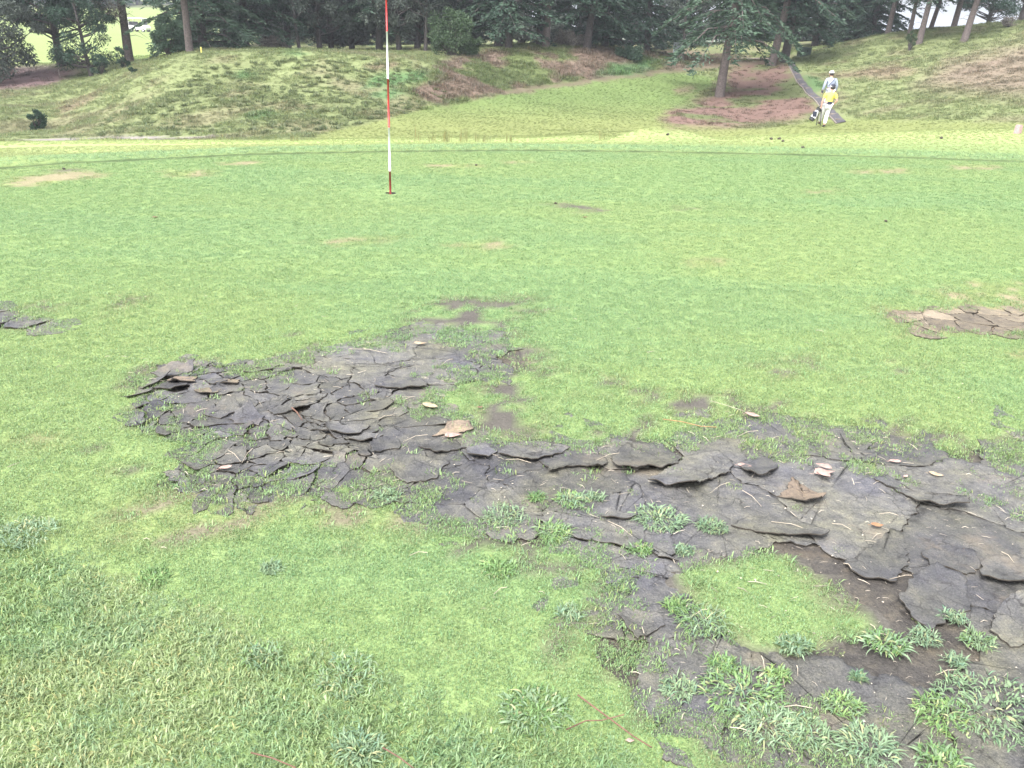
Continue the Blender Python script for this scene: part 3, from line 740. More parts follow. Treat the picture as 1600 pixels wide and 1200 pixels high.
Z6 = lambda L_: [(620 + x / 2.6667, 620 + y / 2.6667) for x, y in L_]
Z7 = lambda L_: [(1100 + x / 3.0, 620 + y / 3.0) for x, y in L_]
Z5 = lambda L_: [(180 + x / 2.6667, 460 + y / 2.6667) for x, y in L_]
NEAR, FAR, LFT, RGT = (0, -1), (0, 1), (-1, .2), (1, 0)
BIG = [  # flakes one can follow in the photograph: outline, lift, direction of the lifted rim
    (Z6([(415, 250), (470, 195), (600, 190), (720, 215), (690, 245), (560, 278)]), .024, NEAR, 0), (Z6([(590, 268), (700, 228), (870, 250), (880, 285), (840, 318), (760, 297), (640, 322)]), .036, (.3, -1), 0),
    (Z6([(890, 275), (960, 200), (1100, 195), (1190, 258), (1100, 322), (1000, 328), (930, 322)]), .042, NEAR, 0), (Z6([(1100, 328), (1200, 252), (1340, 225), (1400, 270), (1390, 325), (1270, 385), (1250, 412), (1050, 378)]), .055, (.15, -1), 0),
    (Z6([(1440, 300), (1530, 250), (1590, 290), (1570, 342), (1470, 348)]), .040, NEAR, 0), (Z6([(90, 212), (220, 186), (290, 215), (160, 248)]), .022, NEAR, 0), (Z6([(285, 228), (370, 196), (420, 235), (380, 268), (310, 264)]), .026, (-.4, -1), 0),
    (Z7([(130, 610), (180, 575), (340, 575), (480, 595), (595, 652), (570, 682), (420, 668), (240, 632)]), .036, (.3, -1), 0), (Z7([(345, 475), (410, 378), (470, 430), (585, 480), (560, 518), (480, 512), (430, 492)]), .045, (.5, -.5), 1),
    (Z7([(790, 385), (850, 372), (950, 430), (1100, 470), (1240, 495), (1245, 537), (1130, 532), (1010, 512), (900, 440)]), .042, (.25, -1), 0), (Z7([(1010, 745), (1100, 728), (1250, 735), (1290, 790), (1230, 838), (1130, 800), (1060, 802)]), .026, FAR, 0),
    (Z7([(905, 945), (960, 860), (1070, 797), (1200, 845), (1230, 900), (1250, 990), (1150, 1045), (1040, 1100), (960, 1010)]), .036, (-.35, 1), 0), (Z7([(1290, 800), (1330, 760), (1480, 750), (1620, 800), (1610, 900), (1500, 905), (1380, 892), (1300, 877)]), .040, NEAR, 0),
    (Z7([(1340, 1110), (1380, 985), (1450, 940), (1620, 955), (1660, 1160), (1430, 1180)]), .048, (-.2, 1), 0), (Z7([(650, 785), (760, 716), (860, 652), (905, 650), (955, 795), (900, 880), (760, 850)]), .042, (.25, 1), 0),
    (Z5([(150, 332), (230, 300), (340, 300), (325, 322), (205, 348)]), .045, FAR, 0), (Z5([(215, 372), (260, 345), (340, 345), (332, 374), (240, 382)]), .034, NEAR, 1), (Z5([(365, 502), (450, 462), (510, 455), (520, 492), (440, 518)]), .060, (.3, 1), 0),
    (Z5([(470, 522), (570, 478), (625, 515), (600, 547), (500, 543)]), .062, (0, 1), 0), (Z5([(640, 488), (730, 466), (745, 492), (660, 508)]), .042, FAR, 0), (Z5([(850, 572), (960, 545), (1060, 550), (1020, 585), (960, 602)]), .026, NEAR, 0),
    (Z5([(970, 607), (1060, 575), (1120, 588), (1050, 628)]), .026, NEAR, 0), (Z5([(1050, 642), (1120, 605), (1185, 605), (1180, 642), (1070, 668)]), .032, LFT, 0), (Z5([(1075, 378), (1150, 345), (1280, 360), (1300, 392), (1230, 402), (1100, 392)]), .020, NEAR, 0),
    (Z5([(1140, 745), (1180, 690), (1290, 680), (1400, 700), (1340, 770), (1220, 790)]), .024, LFT, 0), (Z5([(420, 372), (460, 358), (520, 360), (510, 382), (450, 386)]), .024, NEAR, 2), (Z5([(330, 405), (380, 395), (440, 400), (420, 425), (360, 428)]), .02, NEAR, 2),
    (Z6([(210, 110), (300, 105), (320, 140), (240, 165), (150, 170)]), .012, FAR, 1), (Z6([(850, 505), (900, 480), (1000, 500), (950, 530)]), .022, NEAR, 0), (Z6([(905, 925), (960, 890), (1080, 900), (1120, 960), (1000, 1020)]), .030, LFT, 0),
]
BIGW = []
for i, (P, lf, dr, kd) in enumerate(BIG):
    wp = np.array(wpoly(P)); BIGW.append(wp)
    plate(wp, lf * .85, dr, .004, bare, (M_CRUST, M_SAND, M_TAN)[kd], 500 + i, jag=.007, edge_up=.004, lo=.004)
# the rest of the crust: cracked into cells, small and curled on the left, broad and flat on the right
sr = np.random.default_rng(23)
cu, cv = 120 + sr.random(14000) * 1700, 470 + sr.random(14000) * 780
cand = np.array([gp(u_, v_)[:2] for u_, v_ in zip(cu, cv)])
sdist = psd(cand[:, 0], cand[:, 1], SOIL)
okc = (cand[:, 0] < 2.9) & (sdist > -.22)
for b_ in BIGW: okc &= psd(cand[:, 0], cand[:, 1], b_) < -.03
seeds = np.zeros((0, 2)); real = []
for q, u_, v_, s_, ok_ in zip(cand, cu, cv, sdist, okc):
    if not ok_: continue
    spc = .078 if (u_ < 600 and v_ > 565) else (.22 if u_ < 860 else .46)
    if u_ < 860 and v_ < 600 and u_ > 420: spc = .26
    if s_ < 0: spc = min(spc, .2)
    if len(seeds) and ((((seeds - q) * (1.0, 1.25)) ** 2).sum(1) < spc ** 2).any(): continue
    seeds = np.vstack([seeds, q]); real.append(s_ > (-.07 if u_ > 860 else -.035))
def warp(P):
    x, y = P[:, 0], P[:, 1]
    return P + np.column_stack([(fbm(x, y, .22, 301, 4) - .5) * .24 + (vnoise(x / .035, y / .035, 303) - .5) * .018 + (vnoise(x / .016, y / .016, 305) - .5) * .010,
                                (fbm(x, y, .22, 302, 4) - .5) * .24 + (vnoise(x / .035, y / .035, 304) - .5) * .018 + (vnoise(x / .016, y / .016, 306) - .5) * .010])
ncell = 0
for i, poly in enumerate(cells(seeds, .0, .42)):
    if poly is None or not real[i]: continue
    s = seeds[i]; u_, v_ = proj(np.array([[s[0], s[1], 0]])); u_, v_ = u_[0], v_[0]
    if psd(s[:1], s[1:], ISLE)[0] > .05: continue
    sm = u_ < 620 and v_ > 562
    ls = np.random.default_rng(900 + i)
    lift = (.002 + .026 * ls.random() ** 2.6) if sm else (.016 * ls.random() ** 3)
    an = ls.random() * 6.28; dr = (math.cos(an), math.sin(an) - .6)
    gap = .0030 if sm else -.0015 + .006 * ls.random() ** 3
    pl = []
    for k in range(len(poly)):
        a_, b_ = poly[k], poly[(k + 1) % len(poly)]; n_ = max(1, int(np.linalg.norm(b_ - a_) / .011))
        pl += [a_ + (b_ - a_) * q / n_ for q in range(n_)]
    pl = warp(np.array(pl)); c = pl.mean(0); rr = np.linalg.norm(pl - c, axis=1, keepdims=True)
    pl = c + (pl - c) * (1 - gap / rr)
    smooth_ = u_ > 430 and u_ < 860 and v_ < 610
    plate(pl, 0 if smooth_ else lift, dr, .0032, bare, M_CRUST, 1000 + i, jag=.005, edge_up=.0035 if sm else .0006, step=1.0, lo=-.002 * ls.random()); ncell += 1
for P, par, mtl, spc, nn in ((TANP, bare_tan, M_TAN, .12, 60), (LEFTP, bare_left, M_CRUST, .14, 30)):
    P_ = np.array(P); sd_ = []
    for _ in range(6000):
        q = P_.min(0) + sr.random(2) * (P_.max(0) - P_.min(0))
        if q[0] < -4.2 or q[0] > 4.0: continue
        if psd(q[:1], q[1:], P)[0] > .01 and all(np.hypot(*(q - s_)) > spc for s_ in sd_): sd_.append(q)
    for i, poly in enumerate(cells(sd_, +.0015 if par is bare_tan else .003, .12)):
        if poly is None: continue
        poly = warp(np.array(poly))
        plate(poly, (.012 * sr.random() ** 3 if par is bare_tan else .016 * sr.random()), (sr.random() - .5, -1), .004, par, mtl, 3000 + i, edge_up=.001)

# straw, chaff and grit lying on the crust
M_STRAW = leaf_mat('pale_straw', None, None, rough=.7, transl=.1, spec=.1, tint=True)
def straw_mesh(l, w_, seed):
    g = np.random.default_rng(seed); b = MB()
    pts = [(-l / 2, 0, .002), (0, (g.random() - .5) * l * .2, .003 + .003 * g.random()), (l / 2, 0, .002)]
    b.tube(pts, [w_ * .5, w_ * .55, w_ * .3], 4)
    me = b.mesh('straw'); shade_attr(me, np.ones((len(me.vertices), 3))); return me
def chip_mesh(l, seed):
    g = np.random.default_rng(seed); n = 6; V = [(0, 0, .003)] + [(l * (.4 + .6 * g.random()) * math.cos(k * 1.05), l * (.3 + .4 * g.random()) * math.sin(k * 1.05), .001 + .003 * g.random()) for k in range(n)]
    me = mesh_from('chip', V, [(0, k + 1, (k + 1) % n + 1) for k in range(n)]); shade_attr(me, np.ones((n + 1, 3))); return me
lit_c = variants('straw_litter', [straw_mesh(.012 + .006 * i, .0014 + .0002 * (i % 3), 40 + i) for i in range(6)] + [chip_mesh(.004, 60 + i) for i in range(4)], M_STRAW)
a, b = rand_pts(-2.2, 2.6, 1.0, 4.6, 480)
so = psd(a, b, SOIL); k = (so > -.02) | ((rng.random(len(a)) < .05) & (psd(a, b, GREEN) > 0)); a, b = a[k], b[k]
cc = np.array([.50, .44, .36]) * (.45 + .75 * rng.random((len(a), 1)))
scatter('straw_litter', np.stack([a, b, np.full(len(a), .002)], 1), rng.normal(.25, .9, len(a)), (.3 + 1.0 * rng.random(len(a)) ** 3), cc, lit_c, 10, 'pale straw and chaff strewn over the bare soil', 'straw')
print('plates', ncell + len(BIG))

# ------------------------------------------------------------------ trees
M_BARK = plain('grey_brown_bark', (.105, .085, .080), .9, .45, 14, bump=.6)
M_BARKD = plain('dark_bark', (.060, .052, .050), .9, .45, 14, bump=.6)
M_CEDAR = leaf_mat('cedar_needles', (.030, .060, .044), (.066, .108, .068), rough=.6, transl=.2, spec=.25, nscale=1.4)
M_GREY = leaf_mat('grey_green_leaves', (.042, .060, .050), (.090, .110, .090), rough=.55, transl=.25, spec=.3, nscale=1.2)
M_PINE = leaf_mat('dark_pine_needles', (.026, .056, .040), (.058, .096, .060), rough=.6, transl=.2, spec=.25, nscale=1.6)
M_SHRUB = leaf_mat('shrub_leaves', (.038, .070, .034), (.078, .118, .056), rough=.55, transl=.25, spec=.3, nscale=2.0)
M_PALE = leaf_mat('bare_grey_twigs', (.15, .135, .12), (.22, .20, .175), rough=.8, transl=.1, spec=.1, nscale=2.0)
def leaf_quads(C, D, Ln, W, g, wob=.35):
    n = len(C); D = D + g.normal(0, wob, (n, 3)); D /= np.linalg.norm(D, axis=1, keepdims=True) + 1e-9
    R = g.normal(0, 1, (n, 3)); S = np.cross(D, R); S /= np.linalg.norm(S, axis=1, keepdims=True) + 1e-9
    Ln = Ln * (.6 + .8 * g.random((n, 1))); W = W * (.6 + .8 * g.random((n, 1)))
    V = np.stack([C - D * Ln / 2, C + S * W / 2, C + D * Ln / 2, C - S * W / 2], 1)
    F_ = np.arange(n * 4).reshape(n, 4)
    sh = np.repeat(.65 + .7 * g.random((n, 1)) * np.ones((1, 3)), 4, 0)
    return V.reshape(-1, 3), F_, sh
def crown_mesh(name, C, D, Ln, W, g, mat, wob=.35):
    V, F_, sh = leaf_quads(np.asarray(C), np.asarray(D), Ln, W, g, wob)
    me = mesh_from(name, V, F_.astype(np.int32)); shade_attr(me, sh); me.materials.append(mat); return me
def trunk_mesh(h, r, g, mat, bend=.12):
    pts, rad = [], []
    bx, by = 0, 0
    for k in range(9):
        t = k / 8; z = h * t - (.25 if k == 0 else 0)
        pts.append((bx, by, z)); rad.append(r * ((1.25 if k == 0 else 1) - .86 * t) + .012)
        bx += g.normal(0, bend) * h / 60; by += g.normal(0, bend) * h / 60
    b = MB().tube([pts[0], (pts[0][0], pts[0][1], .08), *pts[1:]], [r * 1.55, r * 1.18, *rad[1:]], 10)
    me = b.mesh('trunk', True); me.materials.append(mat); return me, np.array(pts)
def along(pts, h, z):
    return np.array([np.interp(z, pts[:, 2], pts[:, 0]), np.interp(z, pts[:, 2], pts[:, 1]), z])
def cedar(h, clear, spread, r, seed, mat=None, droop=.25, dens=1.0, bark=None, dead=0):
    g = np.random.default_rng(seed); mat = mat or M_CEDAR; bark = bark or M_BARKD
    tm, pts = trunk_mesh(h, r, g, bark)
    C, D = [], []; lb = MB()
    z = clear
    while z < h * .97:
        f = (z - clear) / (h - clear); L_ = spread * (1 - f) ** .8 * (.75 + .4 * g.random()) + .25
        nb = 5 if f < .5 else 4
        a0 = g.random() * 6.28
        for k in range(nb):
            az = a0 + k * 6.28 / nb + g.normal(0, .25); l = L_ * (.65 + .45 * g.random())
            p0 = along(pts, h, z + g.normal(0, .08)); dr = np.array([math.cos(az), math.sin(az), 0]); sd_ = np.array([-dr[1], dr[0], 0])
            dp = droop * (.6 + .8 * g.random())
            def bp(t): return p0 + dr * l * t + np.array([0, 0, l * (.22 * t - (dp + .22) * t * t)])
            lb.tube([bp(0), bp(.45), bp(.95)], [.045 * (1 - f) + .012, .03 * (1 - f) + .008, .006], 4, False)
            n = int((95 + 140 * l / spread) * dens)
            t = g.random(n) ** .7; w_ = (.10 + .42 * l * .5 * np.sin(np.pi * np.clip(t * .85 + .08, 0, 1))) * g.normal(0, .55, n)
            base = np.array([bp(q) for q in t])
            C.append(base + sd_ * w_[:, None] + dr * (np.abs(w_) * .35)[:, None] + np.column_stack([np.zeros(n), np.zeros(n), -np.abs(w_) * .28 - .10 * g.random(n) ** 2 - .02]))
            D.append(dr[None] * .8 + sd_[None] * np.sign(w_)[:, None] * .7 + np.array([0, 0, -.25])[None])
        z += (.34 + .2 * g.random()) * (1 + .25 * f)
    for k in range(dead):
        az = g.random() * 6.28; zz = .9 + (clear - .9) * g.random(); p0 = along(pts, h, zz); l = .5 + .9 * g.random()
        e = p0 + np.array([math.cos(az) * l, math.sin(az) * l, .1 * g.normal()])
        lb.tube([p0, (p0 + e) / 2 + np.array([0, 0, .12]), e + np.array([0, 0, -.25 * g.random()])], [.016, .011, .004], 4, False)
    cm = crown_mesh('crown', np.concatenate(C), np.concatenate(D), .24, .066, g, mat, .3)
    lm = lb.mesh('branches'); lm.materials.append(bark)
    return tm, lm, cm
def clumpy(h, clear, spread, r, seed, mat=None, nclump=84, per=190, bark=None, leaf=(.17, .06), hang=0.0):
    g = np.random.default_rng(seed); mat = mat or M_GREY; bark = bark or M_BARKD
    tm, pts = trunk_mesh(h * .92, r, g, bark, .25)
    C, D = [], []; lb = MB()
    for k in range(nclump):
        f = g.random() ** 1.25; z = clear + (h - clear) * f
        rr = spread * math.sqrt(max(.04, 1 - (2 * f * .72 - .35) ** 2)) * (.35 + .65 * g.random() ** .5); az = g.random() * 6.28
        c = along(pts, h, min(z, h * .9)) + np.array([rr * math.cos(az), rr * math.sin(az), g.normal(0, .15)])
        R = (.30 + .34 * g.random()) * (spread / 2.2) ** .5
        c[2] = max(c[2], R * .6)
        p0 = along(pts, h, max(.4, min(z, h * .85) - rr * .45))
        lb.tube([p0, (p0 + c) / 2 + np.array([0, 0, -.08 * rr]), c], [.05 * (1 - .6 * f), .028, .008], 4, False)
        q = g.normal(0, 1, (per, 3)); q /= np.linalg.norm(q, axis=1, keepdims=True); q *= (g.random((per, 1)) ** .45)
        o_ = q * np.array([R * 1.15, R * 1.15, R * .8]); o_[:, 2] -= hang * g.random(per)
        C.append(c + o_); D.append(q * 1.0 + np.array([0, 0, -.25 - hang]))
    cm = crown_mesh('crown', np.concatenate(C), np.concatenate(D), leaf[0], leaf[1], g, mat, .5)
    lm = lb.mesh('branches'); lm.materials.append(bark)
    return tm, lm, cm
KINDS = {
    'cedar_a': cedar(13, 2.7, 3.4, .19, 1, droop=.42, dens=1.15, bark=M_BARK), 'cedar_b': cedar(11, 1.0, 2.7, .18, 2, droop=.22), 'cedar_c': cedar(13, 1.9, 2.9, .2, 3, droop=.3, dead=5), 'cedar_d': cedar(12, .45, 3.0, .2, 4, droop=.28, dens=1.2),
    'grey_a': clumpy(9, .9, 2.4, .16, 5), 'grey_b': clumpy(8.5, 1.3, 2.1, .14, 6, hang=.25), 'grey_c': clumpy(9.5, .45, 2.6, .17, 7, nclump=100, per=270),
    'pine_a': clumpy(7.5, 1.8, 2.3, .17, 8, M_PINE, nclump=90, per=280, leaf=(.16, .055)), 'pine_b': clumpy(5, .75, 1.45, .09, 9, M_PINE, nclump=44, leaf=(.14, .045)),
    'tall_a': cedar(14, 3.3, 2.6, .2, 10, dens=.8, bark=M_BARK, dead=6), 'tall_b': cedar(13, 2.6, 2.4, .15, 11, mat=M_PINE, dens=.8, bark=M_BARK, dead=3),
    'thin_a': clumpy(9, 2.2, 1.7, .09, 12, nclump=46), 
}
def shrub(spread, h, seed, mat, n=26, per=150, leaf=(.11, .05)):
    g = np.random.default_rng(seed); C, D = [], []; lb = MB()
    for k in range(n):
        az = g.random() * 6.28; rr = spread * math.sqrt(g.random()) * .8; z = h * (.12 + .78 * g.random()) * (1 - .35 * (rr / spread) ** 2)
        c = np.array([rr * math.cos(az), rr * math.sin(az), z]); R = spread * (.2 + .16 * g.random())
        lb.tube([(c[0] * .1, c[1] * .1, -.05), (c[0] * .6, c[1] * .6, z * .6), c], [.02, .012, .004], 4, False)
        q = g.normal(0, 1, (per, 3)); q /= np.linalg.norm(q, axis=1, keepdims=True); q *= g.random((per, 1)) ** .45
        p_ = c + q * R; p_[:, 2] = np.maximum(p_[:, 2], .02); C.append(p_); D.append(q + np.array([0, 0, .35]))
    cm = crown_mesh('foliage', np.concatenate(C), np.concatenate(D), leaf[0], leaf[1], g, mat, .5)
    lm = lb.mesh('stem'); lm.materials.append(M_BARKD); return lm, cm
def put_tree(name, kind, u, v, Y, label, scale=1.0, lean=(0, 0), group=None, cat='tree', parts=True):
    q = at(u, v, Y); x, y = q[0], q[1]
    o = empty(name, (x, y, hz(x, y)), (u * .37 + Y) % 6.28)
    o.scale = (scale, scale, scale); o.rotation_euler = (lean[0], lean[1], (u * .37 + Y) % 6.28); o.rotation_mode = 'ZYX'
    for nm, me in zip(('trunk', 'branches', 'crown'), KINDS[kind]): obj(nm, me, None, o)
    return tag(o, label, cat, group)
WOOD = 'trees standing behind the banks'
TR = [
 ('grey_leafy_tree', 'grey_c', -25, 118, 41, 'grey-green leafy tree at the left edge with foliage down to the ground', 1.05, (0, 0)),
 ('grey_leafy_tree', 'grey_a', -110, 112, 46, 'grey-green tree cut off by the left edge, behind the low leafy one', 1.1, (0, 0)),
 ('pine_tree', 'pine_a', 97, 103, 45, 'dark green pine with short thick trunk on the brown knoll left of the fairway', 1.1, (0, 0)),
 ('pine_tree', 'pine_b', 143, 119, 42, 'small dark pine with a thin leaning trunk beside the larger pine', 1.0, (0, -.08)),
 ('tall_pine_tree', 'tall_a', 203, 103, 46, 'tall straight brown trunk in front of the bright fairway and golf cart', 1.05, (0, 0)),
 ('tall_pine_tree', 'tall_b', 297, 84, 38, 'tall pinkish-brown trunk standing at the left end of the mound crest', .95, (0, 0)),
 ('cedar_tree', 'cedar_d', 318, 82, 43, 'dense dark cedar with foliage to the ground at the left of the mound crest', 1.0, (0, 0)),
 ('cedar_tree', 'cedar_b', 385, 80, 47, 'dark cedar behind the mound, second from its left end', 1.0, (0, 0)),
 ('thin_tree', 'thin_a', 418, 80, 48, 'thin pale curved stem behind the mound beside the dark cedar', .9, (0, .05)),
 ('cedar_tree', 'cedar_c', 450, 79, 49, 'cedar with a thin black straight trunk behind the mound crest', .9, (0, 0)),
 ('thin_tree', 'thin_a', 468, 79, 47, 'thin grey trunk leaning left at the mound crest', .9, (0, -.1)),
 ('grey_leafy_tree', 'grey_b', 500, 79, 49, 'grey-green tree with a dark trunk left of the striped flagstick', 1.0, (0, 0)),
 ('grey_leafy_tree', 'grey_a', 518, 79, 51, 'grey-green tree with a broad dark trunk against a light gap', .95, (0, 0)),
 ('grey_leafy_tree', 'grey_c', 550, 81, 53, 'grey-green tree with low bare sloping branches just left of the flagstick', .95, (0, 0)),
 ('cedar_tree', 'cedar_c', 593, 82, 50, 'cedar with a dark trunk right behind the flagstick', .9, (0, 0)),
 ('grey_leafy_tree', 'grey_b', 624, 85, 49, 'grey-green tree with a leaning dark trunk just right of the flagstick', 1.0, (0, -.08)),
 ('grey_leafy_tree', 'grey_a', 652, 87, 50, 'grey-green tree with a broad dark trunk, second right of the flagstick', 1.0, (0, .05)),
 ('thin_tree', 'thin_a', 665, 88, 48, 'slim dark trunk beside the bush at the saddle between mound and bank', 1.0, (0, 0)),
 ('grey_leafy_tree', 'grey_c', 722, 82, 52, 'grey leafy tree standing behind the bush at the saddle', 1.0, (0, 0)),
 ('cedar_tree', 'cedar_c', 779, 74, 49, 'cedar with a thick black trunk, left of a close pair on the bank', 1.1, (0, 0)),
 ('cedar_tree', 'cedar_b', 795, 75, 48, 'cedar with a grey trunk, right of a close pair on the bank', 1.0, (0, 0)),
 ('cedar_tree', 'tall_b', 842, 70, 50, 'dark straight trunk half hidden by its brown neighbour on the bank', 1.1, (0, .02)),
 ('tall_pine_tree', 'tall_a', 853, 71, 49, 'tall reddish-brown trunk at the middle of the bank', .95, (0, .02)),
 ('cedar_tree', 'cedar_c', 917, 72, 50, 'cedar with a dark trunk leaning right, near the brush pile on the bank', 1.0, (0, .05)),
 ('cedar_tree', 'cedar_d', 945, 75, 52, 'dark cedar with low boughs shading the brown slope', .9, (0, 0)),
 ('cedar_tree', 'cedar_b', 1010, 80, 57, 'dark cedar behind the white notice board', 1.15, (0, 0)),
 ('thin_tree', 'thin_a', 1066, 91, 54, 'short pale trunk standing beside the white notice board', .9, (0, 0)),
 ('cedar_tree', 'cedar_a', 1124, 151, 44, 'large cedar with thick grey trunk alone on the mown slope', 1.1, (0, .05)),
 ('cedar_tree', 'tall_b', 1206, 98, 54, 'black leaning trunk at the top of the stepped path, left of its partner', 1.5, (0, .10)),
 ('cedar_tree', 'cedar_c', 1226, 94, 55, 'straight dark trunk at the top of the stepped path, right of its partner', 1.15, (0, 0)),
 ('cedar_tree', 'cedar_b', 1274, 64, 66, 'dark conifer beyond the dark green box at the path top', 1.25, (0, 0)),
 ('cedar_tree', 'cedar_d', 1322, 62, 66, 'dense conifer on the crest right of the box, foliage to the ground', 1.1, (0, 0)),
 ('cedar_tree', 'cedar_d', 1362, 58, 64, 'dense conifer on the crest next to the bright sky gap', 1.0, (0, 0)),
 ('pine_tree', 'tall_b', 1387, 52, 60, 'dark pine trunk in the bright sky gap on the right crest', 1.0, (0, .06)),
 ('thin_tree', 'tall_b', 1419, 62, 56, 'grey trunk right of the bright sky gap on the right crest', .8, (0, 0)),
 ('pine_tree', 'tall_a', 1435, 71, 52, 'pinkish-grey trunk with a small leafy shrub at its foot on the right slope', .8, (0, .07)),
 ('thin_tree', 'tall_b', 1453, 50, 58, 'slim dark trunk leaning right on the right crest', .85, (0, .12)),
 ('pine_tree', 'tall_b', 1490, 42, 57, 'black straight trunk on the skyline of the right crest', 1.05, (0, .05)),
 ('pine_tree', 'tall_a', 1507, 60, 50, 'brown trunk leaning right, standing alone on the upper right slope', .85, (0, .12)),
 ('pine_tree', 'pine_a', 1592, 44, 54, 'dark bushy pine at the top right corner', .95, (0, 0)),
 ('pine_tree', 'pine_a', 1545, 30, 66, 'dark pine on the skyline left of the corner pine', 1.0, (0, 0)),
]
for nm, kd, u, v, Y, lab, sc, ln in TR: put_tree(nm, kd, u, v, Y, lab, sc, ln, WOOD)
for i, (u, v, Y, kd, sc) in enumerate([(300, 60, 66, 'cedar_d', .9), (350, 60, 66, 'cedar_d', 1.2), (410, 60, 72, 'grey_c', 1.3), (470, 58, 78, 'grey_c', 1.4), (535, 60, 70, 'cedar_d', 1.2), (585, 60, 84, 'grey_c', 1.5), (640, 60, 76, 'cedar_d', 1.3), (690, 60, 66, 'grey_c', 1.3), (745, 60, 70, 'cedar_d', 1.4),
        (815, 60, 66, 'grey_c', 1.4), (870, 58, 74, 'cedar_d', 1.4), (905, 60, 66, 'grey_c', 1.2), (965, 70, 70, 'cedar_d', 1.4), (1030, 70, 76, 'cedar_d', 1.4), (1090, 70, 78, 'grey_c', 1.4), (1150, 74, 80, 'cedar_d', 1.4), (1200, 72, 84, 'grey_c', 1.5), (1250, 70, 78, 'cedar_d', 1.4), (1300, 62, 84, 'grey_c', 1.5), (1345, 56, 82, 'cedar_d', 1.3)]):
    put_tree('wood_tree', kd, u, v, Y, 'dark tree deep in the wood behind the front row of trunks', sc, (0, 0), 'trees deep in the wood')
for i, (u, v, Y, sc) in enumerate([(95, 12, 208, 1.6), (118, 11, 206, 1.8), (140, 12, 200, 1.6), (163, 11, 204, 1.8), (185, 12, 215, 1.5), (60, 14, 205, 1.8), (215, 10, 222, 1.5), (245, 10, 226, 1.7)]):
    put_tree('wood_tree', 'cedar_d', u, v, Y, 'distant dark tree on the skyline beyond the fairway', sc, (0, 0), 'trees beyond the fairway')
SH = [('shrub', 706, 98, 43.5, 1.25, 2.3, 1, M_SHRUB, 'large leafy green bush at the saddle between the mound and the bank', 46), ('round_bush', 61, 205, 27.2, .30, .72, 2, M_PINE, 'small dark round bush alone on the left slope', 26),
      ('pine_sapling', 160, 128, 40, .42, .95, 3, M_PINE, 'dark pine sapling beside the small leaning pine', 18), ('pine_sapling', 197, 118, 40.5, .36, 1.2, 4, M_PINE, 'slender pine sapling at the foot of the tall fairway trunk', 18),
      ('low_shrub', 212, 139, 35, .2, .32, 5, M_PINE, 'tiny dark shrub low on the left end of the mound', 10), ('conifer_bush', 265, 92, 38.5, .75, 1.7, 6, M_CEDAR, 'spreading dark green bush left of the pinkish-brown trunk', 30),
      ('shrub', 1422, 73, 51, .34, 1.15, 7, M_SHRUB, 'narrow leafy shrub at the foot of the pinkish-grey trunk', 16), ('shrub', 985, 84, 50, .9, .8, 8, M_PINE, 'dark low bush in the shade on the bank', 22), ('brush_pile', 888, 74, 50.5, 1.0, .75, 9, M_PALE, 'reddish-brown heap of brushwood between the bank trunks', 22),
      ('shrub', 735, 90, 45, .7, 1.0, 10, M_SHRUB, 'smaller green bush right of the large saddle bush', 22), ('shrub', 430, 78, 47, .9, .7, 11, M_PALE, 'dry brown bush at the foot of the mound-crest trees', 20), ('shrub', 1214, 86, 58, .5, .8, 12, M_SHRUB, 'light green shrub between the path-top trunks and the box', 16),
      ('shrub', 1575, 47, 51, .5, .6, 13, M_PALE, 'greyish shrub below the corner pine', 16), ('grey_bush', 180, 30, 47, .9, 1.0, 14, M_PALE, '', 1)]
for nm, u, v, Y, sp, h, sd_, mt_, lab, n_ in SH:
    if not lab: continue
    q = at(u, v, Y); o = empty(nm, (q[0], q[1], hz(q[0], q[1])))
    lm, cm = shrub(sp, h, 60 + sd_, mt_, n_, 150 if sp > .5 else 90, (.12, .05) if sp > .5 else (.08, .03))
    obj('stem', lm, None, o); obj('foliage', cm, None, o); tag(o, lab, 'bush')
# pale, nearly leafless side bough of the tall fairway trunk
g_ = np.random.default_rng(77); q0 = at(203, 103, 46); zb = hz(q0[0], q0[1])
trunk_o = [o for o in bpy.data.objects if o.get('label', '').startswith('tall straight brown trunk')][0]
tip = at(180, 28, 45.5); base = at(200, 40, 46.0)
lb = MB().tube([base, (base + tip) / 2 + np.array([0, 0, -.12]), tip], [.05, .03, .012], 5); C, D = [], []
for k in range(26):
    e = tip + np.array([-.9 + 1.3 * g_.random(), g_.normal(0, .4), .05 + .9 * g_.random()]); lb.tube([tip, (tip + e) / 2, e], [.012, .008, .003], 4, False)
    q = g_.normal(0, .22, (60, 3)); C.append(e + q); D.append(q + np.array([-.1, 0, .3]))
lm = lb.mesh('side_bough'); lm.materials.append(M_BARKD); cm = crown_mesh('pale_twigs', np.concatenate(C), np.concatenate(D), .14, .025, g_, M_PALE, .5)
inv = Matrix.Translation(trunk_o.location) @ trunk_o.rotation_euler.to_matrix().to_4x4() @ Matrix.Diagonal((*trunk_o.scale, 1)); inv = inv.inverted()
lm.transform(inv); cm.transform(inv)
bo = obj('side_bough', lm, None, trunk_o); obj('pale_twigs', cm, None, bo)

